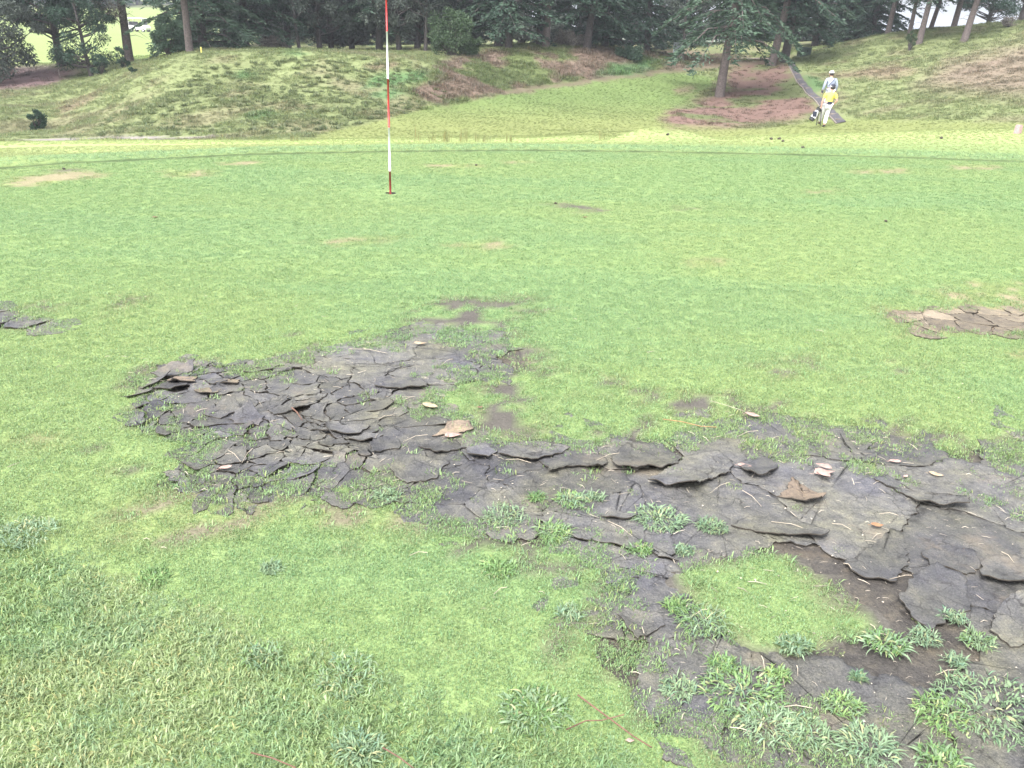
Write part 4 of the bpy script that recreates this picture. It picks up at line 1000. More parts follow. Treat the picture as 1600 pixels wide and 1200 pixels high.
# ------------------------------------------------------------------ flagstick and hole
M_RED = plain('red_paint', (.42, .035, .035), .45, .12, 20)
M_REDD = plain('worn_dark_red_paint', (.26, .035, .03), .5, .3, 30)
M_WHITE = plain('white_paint', (.78, .78, .80), .4, .05, 20)
M_BLACK = plain('black_rubber', (.02, .02, .022), .6, .2, 20)
M_CUP = plain('cup_liner', (.05, .055, .045), .7, .3, 40)
base = HOLE + np.array([0, 0, -.14]); topv = at(603.5, 0, HOLE[1])
ax = (topv - HOLE) / (topv[2] - HOLE[2])
fs = empty('flagstick', (HOLE[0], HOLE[1], -.14)); tag(fs, 'red and white striped flagstick standing in the hole on the green', 'flagstick')
hs_ = [-.14]
for v in (267, 199, 123, 49): hs_.append(at(606, v, HOLE[1])[2])
step_ = hs_[-1] - hs_[-2]; hs_ += [hs_[-1] + step_, hs_[-1] + 2 * step_]
for k in range(6):
    a_, b_ = hs_[k], hs_[k + 1]
    p0, p1 = ax * a_ + np.array([0, 0, .14]), ax * b_ + np.array([0, 0, .14])
    p0[2], p1[2] = a_ + .14, b_ + .14
    r_ = .0098 - .0006 * k
    MB().tube([p0, p1], [r_, r_ - .0006], 14).build('pole_band', (M_REDD if k == 0 else M_RED) if k % 2 == 0 else M_WHITE, fs, True)
MB().tube([(0, 0, 0), (0, 0, .05)], [.02, .012], 12).build('ferrule', M_BLACK, fs)
cup = empty('hole_cup', (HOLE[0], HOLE[1], -.15)); tag(cup, 'round golf hole with its cup at the foot of the flagstick', 'hole')
MB().tube([(0, 0, 0), (0, 0, .151)], .0535, 32, False).build('liner', M_CUP, cup)
MB().tube([(0, 0, -.004), (0, 0, .004)], .0535, 32).build('cup_floor', M_CUP, cup)

# ------------------------------------------------------------------ broad-leaved weeds on the bare soil
M_WEED = leaf_mat('weed_leaves', (.115, .185, .10), (.22, .30, .175), rough=.55, transl=.25, spec=.25, nscale=25)
M_WEEDY = leaf_mat('yellowing_weed_leaves', (.24, .28, .13), (.36, .36, .20), rough=.55, transl=.25, spec=.3, nscale=25)
def leaf_blade(l, w_, bend, seed, fold=.25):
    """a lance-shaped leaf with a folded midrib, arching over"""
    g = np.random.default_rng(seed); V = []; n = 6
    ang = .75 + .3 * g.random(); x, z = 0, 0
    for k in range(n + 1):
        t = k / n; wd = w_ * (.35 + .65 * math.sin(math.pi * min(1, .18 + t * .82)) ) * (1 - t ** 3) * .5
        V += [(x, -wd, z + wd * fold), (x, 0, z), (x, wd, z + wd * fold)]
        x += math.cos(ang) * l / n; z += math.sin(ang) * l / n; ang -= bend * 1.35 / n
        z = max(z, .002)
    F_ = []
    for k in range(n):
        for j in (0, 1): a = k * 3 + j; F_.append((a, a + 3, a + 4, a + 1))
    me = mesh_from('leaf', V, F_, True); shade_attr(me, np.full((len(V), 3), .8 + .4 * g.random())); return me
LEAVES = [leaf_blade(.024 + .007 * (i % 4), .0050 + .0012 * (i % 3), 1.2 + .3 * (i % 3), 700 + i) for i in range(10)]
LEAVES_Y = [m_.copy() for m_ in LEAVES[:4]]
LEAVES_G = [m_.copy() for m_ in LEAVES]; LEAVES_B = [m_.copy() for m_ in LEAVES]
M_WEEDG = leaf_mat('fresh_weed_leaves', (.10, .19, .065), (.20, .30, .11), rough=.45, transl=.25, spec=.4, nscale=25); M_WEEDB = leaf_mat('bluish_weed_leaves', (.115, .185, .105), (.22, .30, .18), rough=.5, transl=.2, spec=.4, nscale=25)
for m_ in LEAVES_G: m_.materials.append(M_WEEDG)
for m_ in LEAVES_B: m_.materials.append(M_WEEDB)
for m_ in LEAVES: m_.materials.append(M_WEED)
for m_ in LEAVES_Y: m_.materials.append(M_WEEDY)
WD = [  # u, v, width in px, leaves, label
 (1030, 812, 104, 84, 'widest grey-green weed tuft on the crust above the grass island'), (866, 832, 72, 54, 'compact green weed rosette on the crust left of the widest tuft'), (892, 782, 66, 40, 'loose green weed tuft behind the compact rosette'),
 (788, 806, 84, 44, 'straggling weed tuft half yellow at the left end of the row'), (838, 779, 34, 16, 'small sprig between two weed tufts in the back of the row'), (930, 778, 34, 16, 'small sprig touching the loose tuft on its right side'), (1113, 824, 56, 34, 'flat green weed just right of the widest tuft'), (1000, 860, 46, 26, 'small green weed in front of the widest tuft'),
 (1068, 862, 38, 22, 'small green weed by the forked crack behind the grass island'), (604, 776, 54, 26, 'pale weed at the turf edge below the curled left crust'), (1055, 948, 44, 26, 'weed at the left rim of the grass island, upper one'), (1098, 972, 96, 66, 'bushy weed at the lower left rim of the grass island'),
 (1160, 1082, 150, 120, 'big bushy weed on the crust below the grass island'), (1318, 1102, 68, 48, 'round green weed alone on the crust right of the big bushy one'), (1358, 1168, 98, 70, 'bushy weed near the bottom edge, left of the corner weed'), (1548, 1108, 190, 150, 'largest spreading weed at the lower right edge'),
 (1472, 1118, 96, 60, 'lower green weed joined to the left side of the largest one'), (1490, 966, 40, 24, 'upright small weed on the domed crust plate'), (1527, 1002, 56, 30, 'flat weed beside the dark hollow at the right'), (1383, 1006, 76, 48, 'leafy weed at the right tip of the grass island'), (1442, 997, 52, 24, 'grassy sprig growing along the long crack'),
 (1060, 1078, 64, 36, 'thin weed left of the big bushy one'), (1130, 1040, 50, 26, 'small weed just above the big bushy one'), (1200, 1135, 104, 60, 'matted weed below the big bushy one'), (1262, 1150, 90, 46, 'sparse weed right of the matted one'), (1470, 1192, 84, 40, 'weed cut off by the bottom edge near the corner'),
 (1492, 1034, 34, 16, 'tiny weed just above the largest one'), (1340, 1060, 22, 10, 'tiny sprig above the round weed'), (1215, 1055, 40, 18, 'dry forked sprig at the lower tip of the grass island'), (1240, 1010, 60, 30, 'weed at the bottom rim of the grass island'),
 (545, 1062, 120, 60, 'broad bluish weed clump in the collar grass, left of centre'), (835, 1112, 130, 70, 'broad bluish weed clump in the collar grass near the crossed twigs'), (40, 838, 100, 50, 'pale woolly weed clump at the left edge'), (410, 1030, 70, 34, 'small bluish weed clump on the collar edge'), (240, 905, 60, 30, 'bluish weed clump on the collar slope at left'),
 (560, 1175, 90, 44, 'bluish weed clump at the bottom edge'), (425, 890, 40, 18, 'bluish weed clump in thin turf left of centre'), (780, 890, 70, 36, 'grey-green weed in the turf below the left rosettes'), (890, 960, 50, 24, 'weed at the turf edge beside the crust corner'),
]
for i, (u, v, wpx, nl, lab) in enumerate(WD):
    q = gp(u, v); dist = np.linalg.norm(q - EYE); W_ = wpx / F * dist * .92
    g = np.random.default_rng(4000 + i)
    zt = .004 if psd(q[:1], q[1:2], GREEN)[0] > 0 else .012
    o = empty('weed', (q[0], q[1], zt)); tag(o, lab, 'weed', 'weeds growing on the bare soil and turf')
    nl = int(nl * 2.6); bm_ = blades(int(60 + 900 * W_), W_ * .42, (.010, .030), .0034, 1.25, 4300 + i, curl=.8); bm_.materials.append((M_WEED, M_WEEDG, M_WEEDB)[i % 3]); tag(obj('undergrowth', bm_, None, o), kind='stuff')
    wy = .5 + .6 * g.random(); ls_ = .8 + .45 * g.random(); set0 = g.integers(0, 3)
    for k in range(nl):
        r = math.sqrt(g.random()); th = g.random() * 6.28
        pale = g.random() < (.10 if r > .3 else .35)
        me = (LEAVES_Y[g.integers(0, 4)] if pale else (LEAVES, LEAVES_G, LEAVES_B)[set0 if g.random() < .8 else 0][g.integers(0, 10)])
        lf = bpy.data.objects.new('leaf', me); COL.objects.link(lf); lf.parent = o
        rr = r * W_ * .42; lf.location = (rr * math.cos(th), rr * math.sin(th) * .8, .0)
        sc = .85 * ls_ * min(1.0, W_ / .15) ** .6 * (.4 + .75 * g.random())
        up_ = .9 * (1 - r) * g.random()
        lf.rotation_euler = (g.normal(0, .3), -up_ * .6 + .30 * g.random(), th + g.normal(0, .55)); lf.scale = (sc, sc * wy * (.8 + .5 * g.random()), sc)

# ------------------------------------------------------------------ fallen leaves, twigs and pine needles
M_PINKL = plain('dry_pink_leaf', (.36, .24, .21), .75, .25, 60)
M_TANL = plain('dry_tan_leaf', (.36, .28, .19), .75, .25, 60)
M_ORNL = plain('dry_orange_leaf', (.30, .16, .085), .75, .25, 60)
M_BRNL = plain('brown_leaf', (.16, .09, .06), .8, .3, 60)
M_TWIG = plain('reddish_brown_twig', (.135, .07, .048), .7, .25, 50)
M_STEM = plain('pale_straw_stem', (.42, .36, .28), .7, .2, 50)
M_GOLD = plain('golden_twig', (.28, .18, .08), .7, .2, 50)
def dead_leaf(u, v, wpx, mat, lab, rz, seed, name='fallen_leaf', parts=1, z=.006):
    q = gp(u, v, z); W_ = .8 * wpx / F * np.linalg.norm(q - EYE); g = np.random.default_rng(seed)
    o = empty(name, q, rz); tag(o, lab, 'leaf')
    for pn in range(parts):
        V, F_ = [], []; n = 8; dx, dy, a0 = (0, 0, 0) if pn == 0 else (g.normal(0, W_ * .3), g.normal(0, W_ * .2), g.random() * 3)
        l = W_ * (1 if pn == 0 else .7); cu = .25 + .3 * g.random(); tw = g.normal(0, .4)
        for k in range(n + 1):
            t = k / n; wd = l * .24 * math.sin(math.pi * (t ** .8)) ** .8 * (.85 + .3 * g.random()) + .0004; x = (t - .5) * l; zz = cu * l * ((t - .5) ** 2) * 1.2
            for s_ in (-1, 0, 1):
                X_, Y_ = x, s_ * wd; Z_ = zz + abs(s_) * wd * .5 + s_ * wd * tw * (t - .5)
                V.append((dx + X_ * math.cos(a0) - Y_ * math.sin(a0), dy + X_ * math.sin(a0) + Y_ * math.cos(a0), max(Z_, 0) + .001 + .004 * pn))
        for k in range(n):
            for j in (0, 1): a = k * 3 + j; F_.append((a, a + 3, a + 4, a + 1))
        b = obj('leaf_blade', mesh_from('leaf_blade', V, F_, True), mat, o)
        md = b.modifiers.new('thickness', 'SOLIDIFY'); md.thickness = .0006
        if pn == 0:
            MB().tube([(-.5 * l, 0, .002), (-.68 * l, l * .04, .003)], [.0010, .0006], 4).build('stalk', mat, o)
dead_leaf(1175, 650, 28, M_PINKL, 'pink dry leaf on bare soil behind the flipped flake', -.5, 1)
dead_leaf(1163, 729, 26, M_PINKL, 'small pink leaf on the crust left of the flipped flake', -.2, 2)
dead_leaf(1288, 740, 42, M_PINKL, 'cluster of crumpled pinkish leaves right of the flipped flake', .2, 3, 'leaf_cluster', 4)
dead_leaf(1462, 743, 24, M_TANL, 'tan leaf in the thin turf at the right', -.5, 4)
dead_leaf(657, 538, 24, M_TANL, 'pale tan leaf at the back edge of the bare soil', .1, 5)
dead_leaf(352, 732, 24, M_PINKL, 'pinkish leaf at the front edge of the left crust', .5, 6)
dead_leaf(672, 636, 34, M_TANL, 'pale curled leaf on the crust at the turf edge', -.4, 7)
dead_leaf(708, 682, 34, M_PINKL, 'buff leaf on the sandy spot by the turf edge', .3, 8)
dead_leaf(1370, 822, 22, M_ORNL, 'orange torn leaf on the dark crust', -.1, 9)
dead_leaf(750, 637, 12, M_BRNL, 'tiny brown leaf in the turf beside the curled crust', .4, 10)
dead_leaf(1510, 861, 18, M_ORNL, 'reddish leaf scrap by the right-hand crust plates', .2, 11)
dead_leaf(1398, 722, 22, M_PINKL, 'faint pink leaf in the thin turf right of the crumpled leaves', 0, 12)
dead_leaf(985, 1158, 14, M_PINKL, 'small pink leaf under the crossed twigs', 0, 13)
dead_leaf(243, 340, 10, M_BRNL, 'small grey-brown leaf on the green left of the flagstick', .2, 14)
dead_leaf(914, 340, 10, M_BRNL, 'dark leaf scrap on the far middle of the green', .3, 15)
dead_leaf(1415, 745, 12, M_PINKL, 'tiny pink leaf scrap above the lifted right-hand flake', .6, 16)
def twig(pts, w_, mat, lab, name='twig', z=.010, cat='twig'):
    P = [gp(u, v, z) for u, v in pts]; b0 = P[0].copy(); P = [p - b0 + np.array([0, 0, .004 * math.sin(2.0 * i)]) for i, p in enumerate(P)]
    o = MB().tube(P, [w_ * (1 - .35 * i / len(P)) for i in range(len(P))], 6).build(name, mat, None, True, b0); tag(o, lab, cat)
twig([(903, 1086), (930, 1108), (962, 1128), (990, 1150), (1018, 1170)], .0022, M_TWIG, 'long reddish twig crossing another in the collar grass', z=.03)
twig([(885, 1140), (915, 1128), (940, 1124), (975, 1116)], .0017, M_TWIG, 'shorter reddish twig lying across the long one', z=.034)
twig([(392, 1176), (425, 1186), (462, 1198)], .0019, M_TWIG, 'reddish twig at the bottom edge, left', z=.03)
twig([(598, 1168), (622, 1184), (648, 1200)], .0019, M_TWIG, 'reddish twig at the bottom edge, near the centre', z=.03)
twig([(1036, 655), (1065, 660), (1095, 665), (1120, 667)], .0022, M_GOLD, 'golden-brown twig on the turf behind the ridge of crust', z=.014)
twig([(456, 637), (464, 645), (472, 655)], .0032, M_TWIG, 'short reddish stick among the curled left flakes', z=.02)
twig([(1110, 626), (1140, 636), (1165, 642)], .0009, M_STEM, 'fine pale stem trailing to the pink dry leaf', z=.012)
ST = [((950, 814), (990, 838), 'pale straw left of the widest weed'), ((1217, 1105), (1270, 1085 + 20), 'pale straw right of the matted weed'), ((1462, 1055), (1497, 1045), 'thick pale straw above the largest weed'), ((1245, 1040), (1247, 1055), 'short upright straw below the grass island'),
      ((630, 690), (668, 678), 'pale straw on the crust by the buff leaf'), ((772, 928), (792, 916), 'pale straw lying in the turf, left of the crust corner'), ((1083, 1022 - 60), (1110, 1010 - 60), 'straw lying by the grass island rim'), ((1205, 815), (1268, 828), 'straw on top of the long lifted flake'), ((1300, 818), (1330, 826), 'straw right of the long lifted flake'),
      ((1374, 803), (1404, 804), 'straw on the dark crust near the orange leaf'), ((1363, 842), (1377, 832), 'slanting straw below the orange leaf'), ((1565, 862), (1585, 878), 'straw at the right edge on the dark crust'), ((1152, 682), (1185, 672), 'straw behind the ridge of crust'), ((930, 720), (972, 706), 'straw lying across a ridge flake'), ((790, 718), (830, 722), 'straw at the turf edge behind the ridge'),
      ((1110, 770), (1140, 752), 'straw leaning on the largest ridge flake'), ((1160, 766), (1190, 790), 'straw on the crust right of the largest ridge flake'), ((395, 700), (378, 722), 'forked straw on the left crust'), ((356, 703), (376, 720), 'second fork of the straw on the left crust'), ((590, 656), (612, 648), 'straw above the small curled plates'), ((690, 570), (708, 560), 'straw at the back of the crust'), ((545, 520 + 25), (605, 551), 'long straw near the back turf edge'),
      ((640, 868), (668, 862), 'pale wood splinter at the turf edge'), ((1190, 1015 + 10), (1195, 1045), 'thin straw under the grass island'), ((1360, 975), (1372, 990), 'pale straw at the right tip of the island'), ((1318, 880), (1332, 888), 'straw chip on the folded plate'), ((1390, 905), (1440, 898), 'straw beside the domed plate'), ((650, 810 - 5), (660, 798), 'pale chip by the edge weeds')]
for i, (a_, b_, lab) in enumerate(ST):
    twig([a_, ((a_[0] + b_[0]) / 2, (a_[1] + b_[1]) / 2 - 1.5), b_], .0011, M_STEM, lab, 'straw_stem', .008, 'straw')

# ------------------------------------------------------------------ stepped path, left track edge, small things on the banks
M_MAT = plain('dark_path_mat', (.062, .058, .066), .85, .3, 8)
M_TIMBER = plain('weathered_timber', (.20, .17, .15), .85, .25, 12)
SP = [at(u, v, Y) for (u, v), Y in zip(STEPS_PX, (35.3, 37, 39, 41.5, 44, 46.5, 49, 52, 55))]
V, F_ = [], []; fine = []
for a_, b_ in zip(SP[:-1], SP[1:]):
    for k in range(6): fine.append(a_ + (b_ - a_) * k / 6)
fine.append(SP[-1])
for i, p_ in enumerate(fine):
    d_ = fine[min(i + 1, len(fine) - 1)] - fine[max(i - 1, 0)]; n_ = np.array([d_[1], -d_[0], 0]); n_ /= np.linalg.norm(n_)
    for s_ in (-.16, 0, .16):
        w_ = p_ + n_ * s_; V.append((w_[0], w_[1], hz(w_[0], w_[1]) + .035))
    for s_ in (-.18, .18):
        w_ = p_ + n_ * s_; V.append((w_[0], w_[1], hz(w_[0], w_[1]) - .1))
for i in range(len(fine) - 1):
    a = i * 5; F_ += [(a, a + 1, a + 6, a + 5), (a + 1, a + 2, a + 7, a + 6), (a + 3, a, a + 5, a + 8), (a + 2, a + 4, a + 9, a + 7)]
path = tag(obj('path', mesh_from('path', V, F_), M_MAT), kind='structure')
for i in range(2, len(fine) - 1, 4):
    p_ = fine[i]; d_ = fine[i + 1] - fine[i - 1]; rz = math.atan2(d_[1], d_[0]) + math.pi / 2
    MB().box((0, 0, 0), (.30, .05, .07), rz).build('step_edge', M_TIMBER, path, False, (p_[0], p_[1], hz(p_[0], p_[1]) + .03))
for s_ in (-.2,):
    P_ = []
    for i in range(0, len(fine), 3):
        p_ = fine[i]; d_ = fine[min(i + 1, len(fine) - 1)] - fine[max(i - 1, 0)]; n_ = np.array([d_[1], -d_[0], 0]); n_ /= np.linalg.norm(n_); w_ = p_ + n_ * s_
        P_.append((w_[0], w_[1], hz(w_[0], w_[1]) + .02))
    MB().tube(P_, .035, 5).build('side_board', M_TIMBER, path)
def spot(u, v, Y):
    q = at(u, v, Y); return np.array([q[0], q[1], hz(q[0], q[1])])
# dark box at the top of the path
M_BOX = plain('dark_green_paint', (.035, .06, .045), .6, .3, 6); M_PALEBOARD = plain('pale_board', (.62, .66, .72), .6, .1, 8); M_INK = plain('grey_ink', (.30, .33, .38), .7, .1, 8)
q = spot(1255, 91, 58); o = empty('storage_box', q, .12); tag(o, 'dark green storage box at the top of the stepped path', 'box')
MB().box((0, 0, .26), (.72, .5, .52)).build('body', M_BOX, o); MB().box((0, 0, .55), (.76, .54, .06)).build('lid', M_BOX, o)
for k in (-.2, -.06, .1, .22): MB().box((k, -.256, .36), (.05, .012, .2 - .06 * (k > 0))).build('slat', M_SHRUB if k == .1 else M_BOX, o)
# notice board
q = spot(1058, 88, 57); o = empty('notice_board', q, .1); tag(o, 'small white notice board under the cedar boughs', 'sign')
for s_ in (-.24, .24): MB().tube([(s_, 0, -.1), (s_, 0, .75)], .025, 8).build('post', M_TIMBER, o)
MB().box((0, -.03, .48), (.62, .03, .62)).build('panel', M_PALEBOARD, o)
for k in range(3): MB().box((.05, -.048, .62 - .16 * k), (.36, .004, .04)).build('text_line', M_INK, o)
MB().box((-.20, -.048, .50), (.09, .004, .42)).build('text_line', M_INK, o)
# log edging
q0, q1 = spot(1138, 93, 60), spot(1202, 93, 60); b_ = MB().tube([(0, 0, .1), tuple((q1 - q0) * .5 + np.array([0, 0, .1])), tuple(q1 - q0 + np.array([0, 0, .1]))], .07, 8)
o = b_.build('log_edging', M_TIMBER, None, True, q0); tag(o, 'long pale log edging behind the large cedar', 'log')
# stakes
M_YEL = plain('yellow_paint', (.72, .60, .16), .6, .1, 12)
def stake(u, v, Y, h, mat, lab):
    q = spot(u, v, Y); o = empty('marker_stake', q); tag(o, lab, 'stake')
    MB().tube([(0, 0, -.1), (0, 0, h)], .024, 8).build('shaft', mat, o); MB().ball((0, 0, h), .025, 8, 4, 0.0).build('cap', mat, o)
stake(315, 84, 34, .22, M_YEL, 'short yellow stake on the crest of the mound beside the pinkish trunk')
stake(92, 112, 42, .32, M_TIMBER, 'thin pale stake on the brown knoll below the dark pine')
# pinkish block at the rim on the right
M_PINKB = plain('faded_pink_concrete', (.40, .27, .27), .85, .25, 40)
q = spot(1588, 214, 13.4); o = empty('tee_marker', q, .5); tag(o, 'small faded pink block marker at the right rim of the green', 'marker')
MB().box((0, 0, .055), (.08, .08, .13), 0, .92).build('block', M_PINKB, o); MB().box((0, 0, .125), (.062, .062, .012)).build('top', M_PINKB, o)
# dark clods and cones on the right rim and droppings of soil
M_CLOD = plain('dark_soil_clod', (.06, .05, .04), .9, .4, 60)
clod_names = [(1205, 219, 13, 'dark soil clod on the rim, leftmost of the cluster'), (1217, 220, 13, 'dark soil clod on the rim, middle of the cluster'), (1223, 223, 12.6, 'dark soil clod on the rim, right of the cluster'), (1254, 234, 11.8, 'dark clod alone above the collar line'), (1470, 220, 13, 'small dark clod on the right rim of the green'), (1582, 247, 11.8, 'small dark clod by the collar line at the far right'), (1384, 308 + 39, 6, 'small dark clod on the right half of the green'), (744, 259, 9, 'dark clod on the back of the green right of the flagstick'), (1042, 222, 12.6, 'brown clod on the little bump behind the green'), (100, 265, 8, 'black upturned clod on the pale patch at left'), (868, 319, 6.7, 'black upturned clod on the dark patch in the middle of the green')]
for i, (u, v, Y, lab) in enumerate(clod_names):
    q = gp(u, v) if v > 240 else spot(u, v, Y); g = np.random.default_rng(5200 + i); b_ = MB().ball((0, 0, .012), (.03, .022, .018), 8, 5)
    b_.v = [tuple(np.array(p) * (.75 + .5 * g.random()) * (.5 if v > 240 else .9)) for p in b_.v]
    o = b_.build('soil_clod', M_CLOD, None, True, (q[0], q[1], q[2] + .004)); tag(o, lab, 'clod', 'soil clods on the green')
# dry upright grass stalks behind the green
M_DRYG = leaf_mat('dry_grass', (.17, .18, .08), (.26, .26, .13), rough=.7, transl=.2, spec=.1, nscale=8)
TG = [(697, 221, 14, .20, 'broad low'), (652, 221, 4, .28, 'lone thin'), (724, 221, 10, .26, 'tallest leftmost'), (675, 222, 6, .18, 'short sparse'), (760, 222, 9, .14, 'short thick'), (797, 222, 8, .14, 'small far right'), (940, 214, 4, .2, 'single upright'), (460, 224, 8, .15, 'low left'), (745, 222, 5, .17, 'slim middle')]
for i, (u, v, n_, h, w0) in enumerate(TG):
    q = spot(u, v, 16.0); me = blades(n_ * 4, .05 + .004 * n_, (h * .6, h * 1.35), .006, .12, 5300 + i, curl=.3); me.materials.append(M_DRYG)
    o = obj('dry_grass_tuft', me, None, None, q); tag(o, w0 + ' tuft of dry grass stalks on the strip behind the green', 'grass tuft', 'dry grass tufts behind the green')

# ------------------------------------------------------------------ golf cart far off on the fairway
M_GLASS = plain('dark_tinted_glass', (.10, .11, .13), .15, .1, 4)
M_SEAT = plain('dark_seat', (.07, .07, .08), .7, .2, 8)
q = spot(219, 50, 131); o = empty('golf_cart', q, -.25); tag(o, 'white golf cart parked on the distant fairway behind the tall trunk', 'golf cart')
b_ = MB(); b_.add([(-1.45, -.6, .35), (1.35, -.6, .35), (1.5, -.6, .62), (1.25, -.6, .92), (.75, -.6, .72), (-.1, -.6, .55), (-.2, -.6, .82), (-1.45, -.6, .86),
                   (-1.45, .6, .35), (1.35, .6, .35), (1.5, .6, .62), (1.25, .6, .92), (.75, .6, .72), (-.1, .6, .55), (-.2, .6, .82), (-1.45, .6, .86)],
                  [(0, 1, 2, 3, 4, 5, 6, 7), tuple(range(15, 7, -1))] + [(i + 8, (i + 1) % 8 + 8, (i + 1) % 8, i) for i in range(8)])
b_.build('body', M_WHITE, o)
MB().box((-.15, 0, 1.86), (2.7, 1.25, .09)).build('roof', M_WHITE, o)
for sx in (-1.4, .95):
    for sy in (-.55, .55): MB().tube([(sx, sy, .7), (sx * .97, sy, 1.84)], .03, 6).build('roof_post', M_WHITE, o)
MB().box((1.0, 0, 1.35), (.03, 1.05, .75)).build('windshield', M_GLASS, o)
for sx in (-.4, -1.05): MB().box((sx, 0, .95), (.42, 1.1, .14)).build('seat', M_SEAT, o); MB().box((sx - .22, 0, 1.18), (.09, 1.1, .42)).build('backrest', M_SEAT, o)
for sx in (-.95, 1.0):
    for sy in (-.58, .58):
        wl = MB().tube([(sx, sy - .09, .25), (sx, sy + .09, .25)], .25, 14).build('wheel', M_BLACK, o); MB().tube([(sx, sy - .10, .25), (sx, sy + .10, .25)], .12, 10).build('rim', M_WHITE, wl)
for sy in (-.35, .35): MB().ball((1.44, sy, .66), .07, 8, 5).build('headlight', M_PALEBOARD, o)
for sy in (-.3, 0, .3): MB().tube([(-1.55, sy, .5), (-1.68, sy, 1.3)], [.12, .11], 8).build('golf_bag', M_PINKB if sy else M_BOX, o)

# ------------------------------------------------------------------ the two golfers
M_SKIN = plain('skin', (.42, .25, .18), .55, .08, 20)
M_YSHIRT = plain('yellow_shirt', (.80, .72, .10), .8, .08, 10); M_TROUS = plain('white_trousers', (.74, .72, .75), .8, .06, 10)
M_GJACK = plain('grey_blue_jacket', (.30, .34, .43), .8, .08, 10); M_GTROUS = plain('pale_grey_trousers', (.50, .54, .62), .8, .08, 10)
M_NAVY = plain('navy_cloth', (.025, .028, .05), .8, .2, 12); M_SHOE = plain('dark_shoe', (.035, .03, .03), .6, .2, 12); M_CAPW = plain('white_cap', (.72, .70, .70), .8, .08, 12); M_HAIR = plain('black_hair', (.015, .013, .012), .6, .2, 40)
def skin(name, J, E_, mat, parent, sub=2):
    me = bpy.data.meshes.new(name); keys = list(J); idx = {k: i for i, k in enumerate(keys)}
    me.from_pydata([J[k][:3] for k in keys], [(idx[a], idx[b]) for a, b in E_], []); me.update()
    o = bpy.data.objects.new(name, me); COL.objects.link(o)
    md = o.modifiers.new('skin', 'SKIN'); md.use_smooth_shade = True; md.branch_smoothing = .6
    if not me.skin_vertices: me.skin_vertices.new()
    for i, k in enumerate(keys):
        r = J[k][3]; sv = me.skin_vertices[0].data[i]; sv.radius = r if hasattr(r, '__len__') else (r, r); sv.use_root = (i == 0)
    sb = o.modifiers.new('sub', 'SUBSURF'); sb.levels = sub; sb.render_levels = sub
    bpy.context.view_layer.update()
    ev = o.evaluated_get(bpy.context.evaluated_depsgraph_get()); nm = bpy.data.meshes.new_from_object(ev)
    bpy.data.objects.remove(o)
    nm.materials.clear(); nm.materials.append(mat); return obj(name, nm, None, parent)
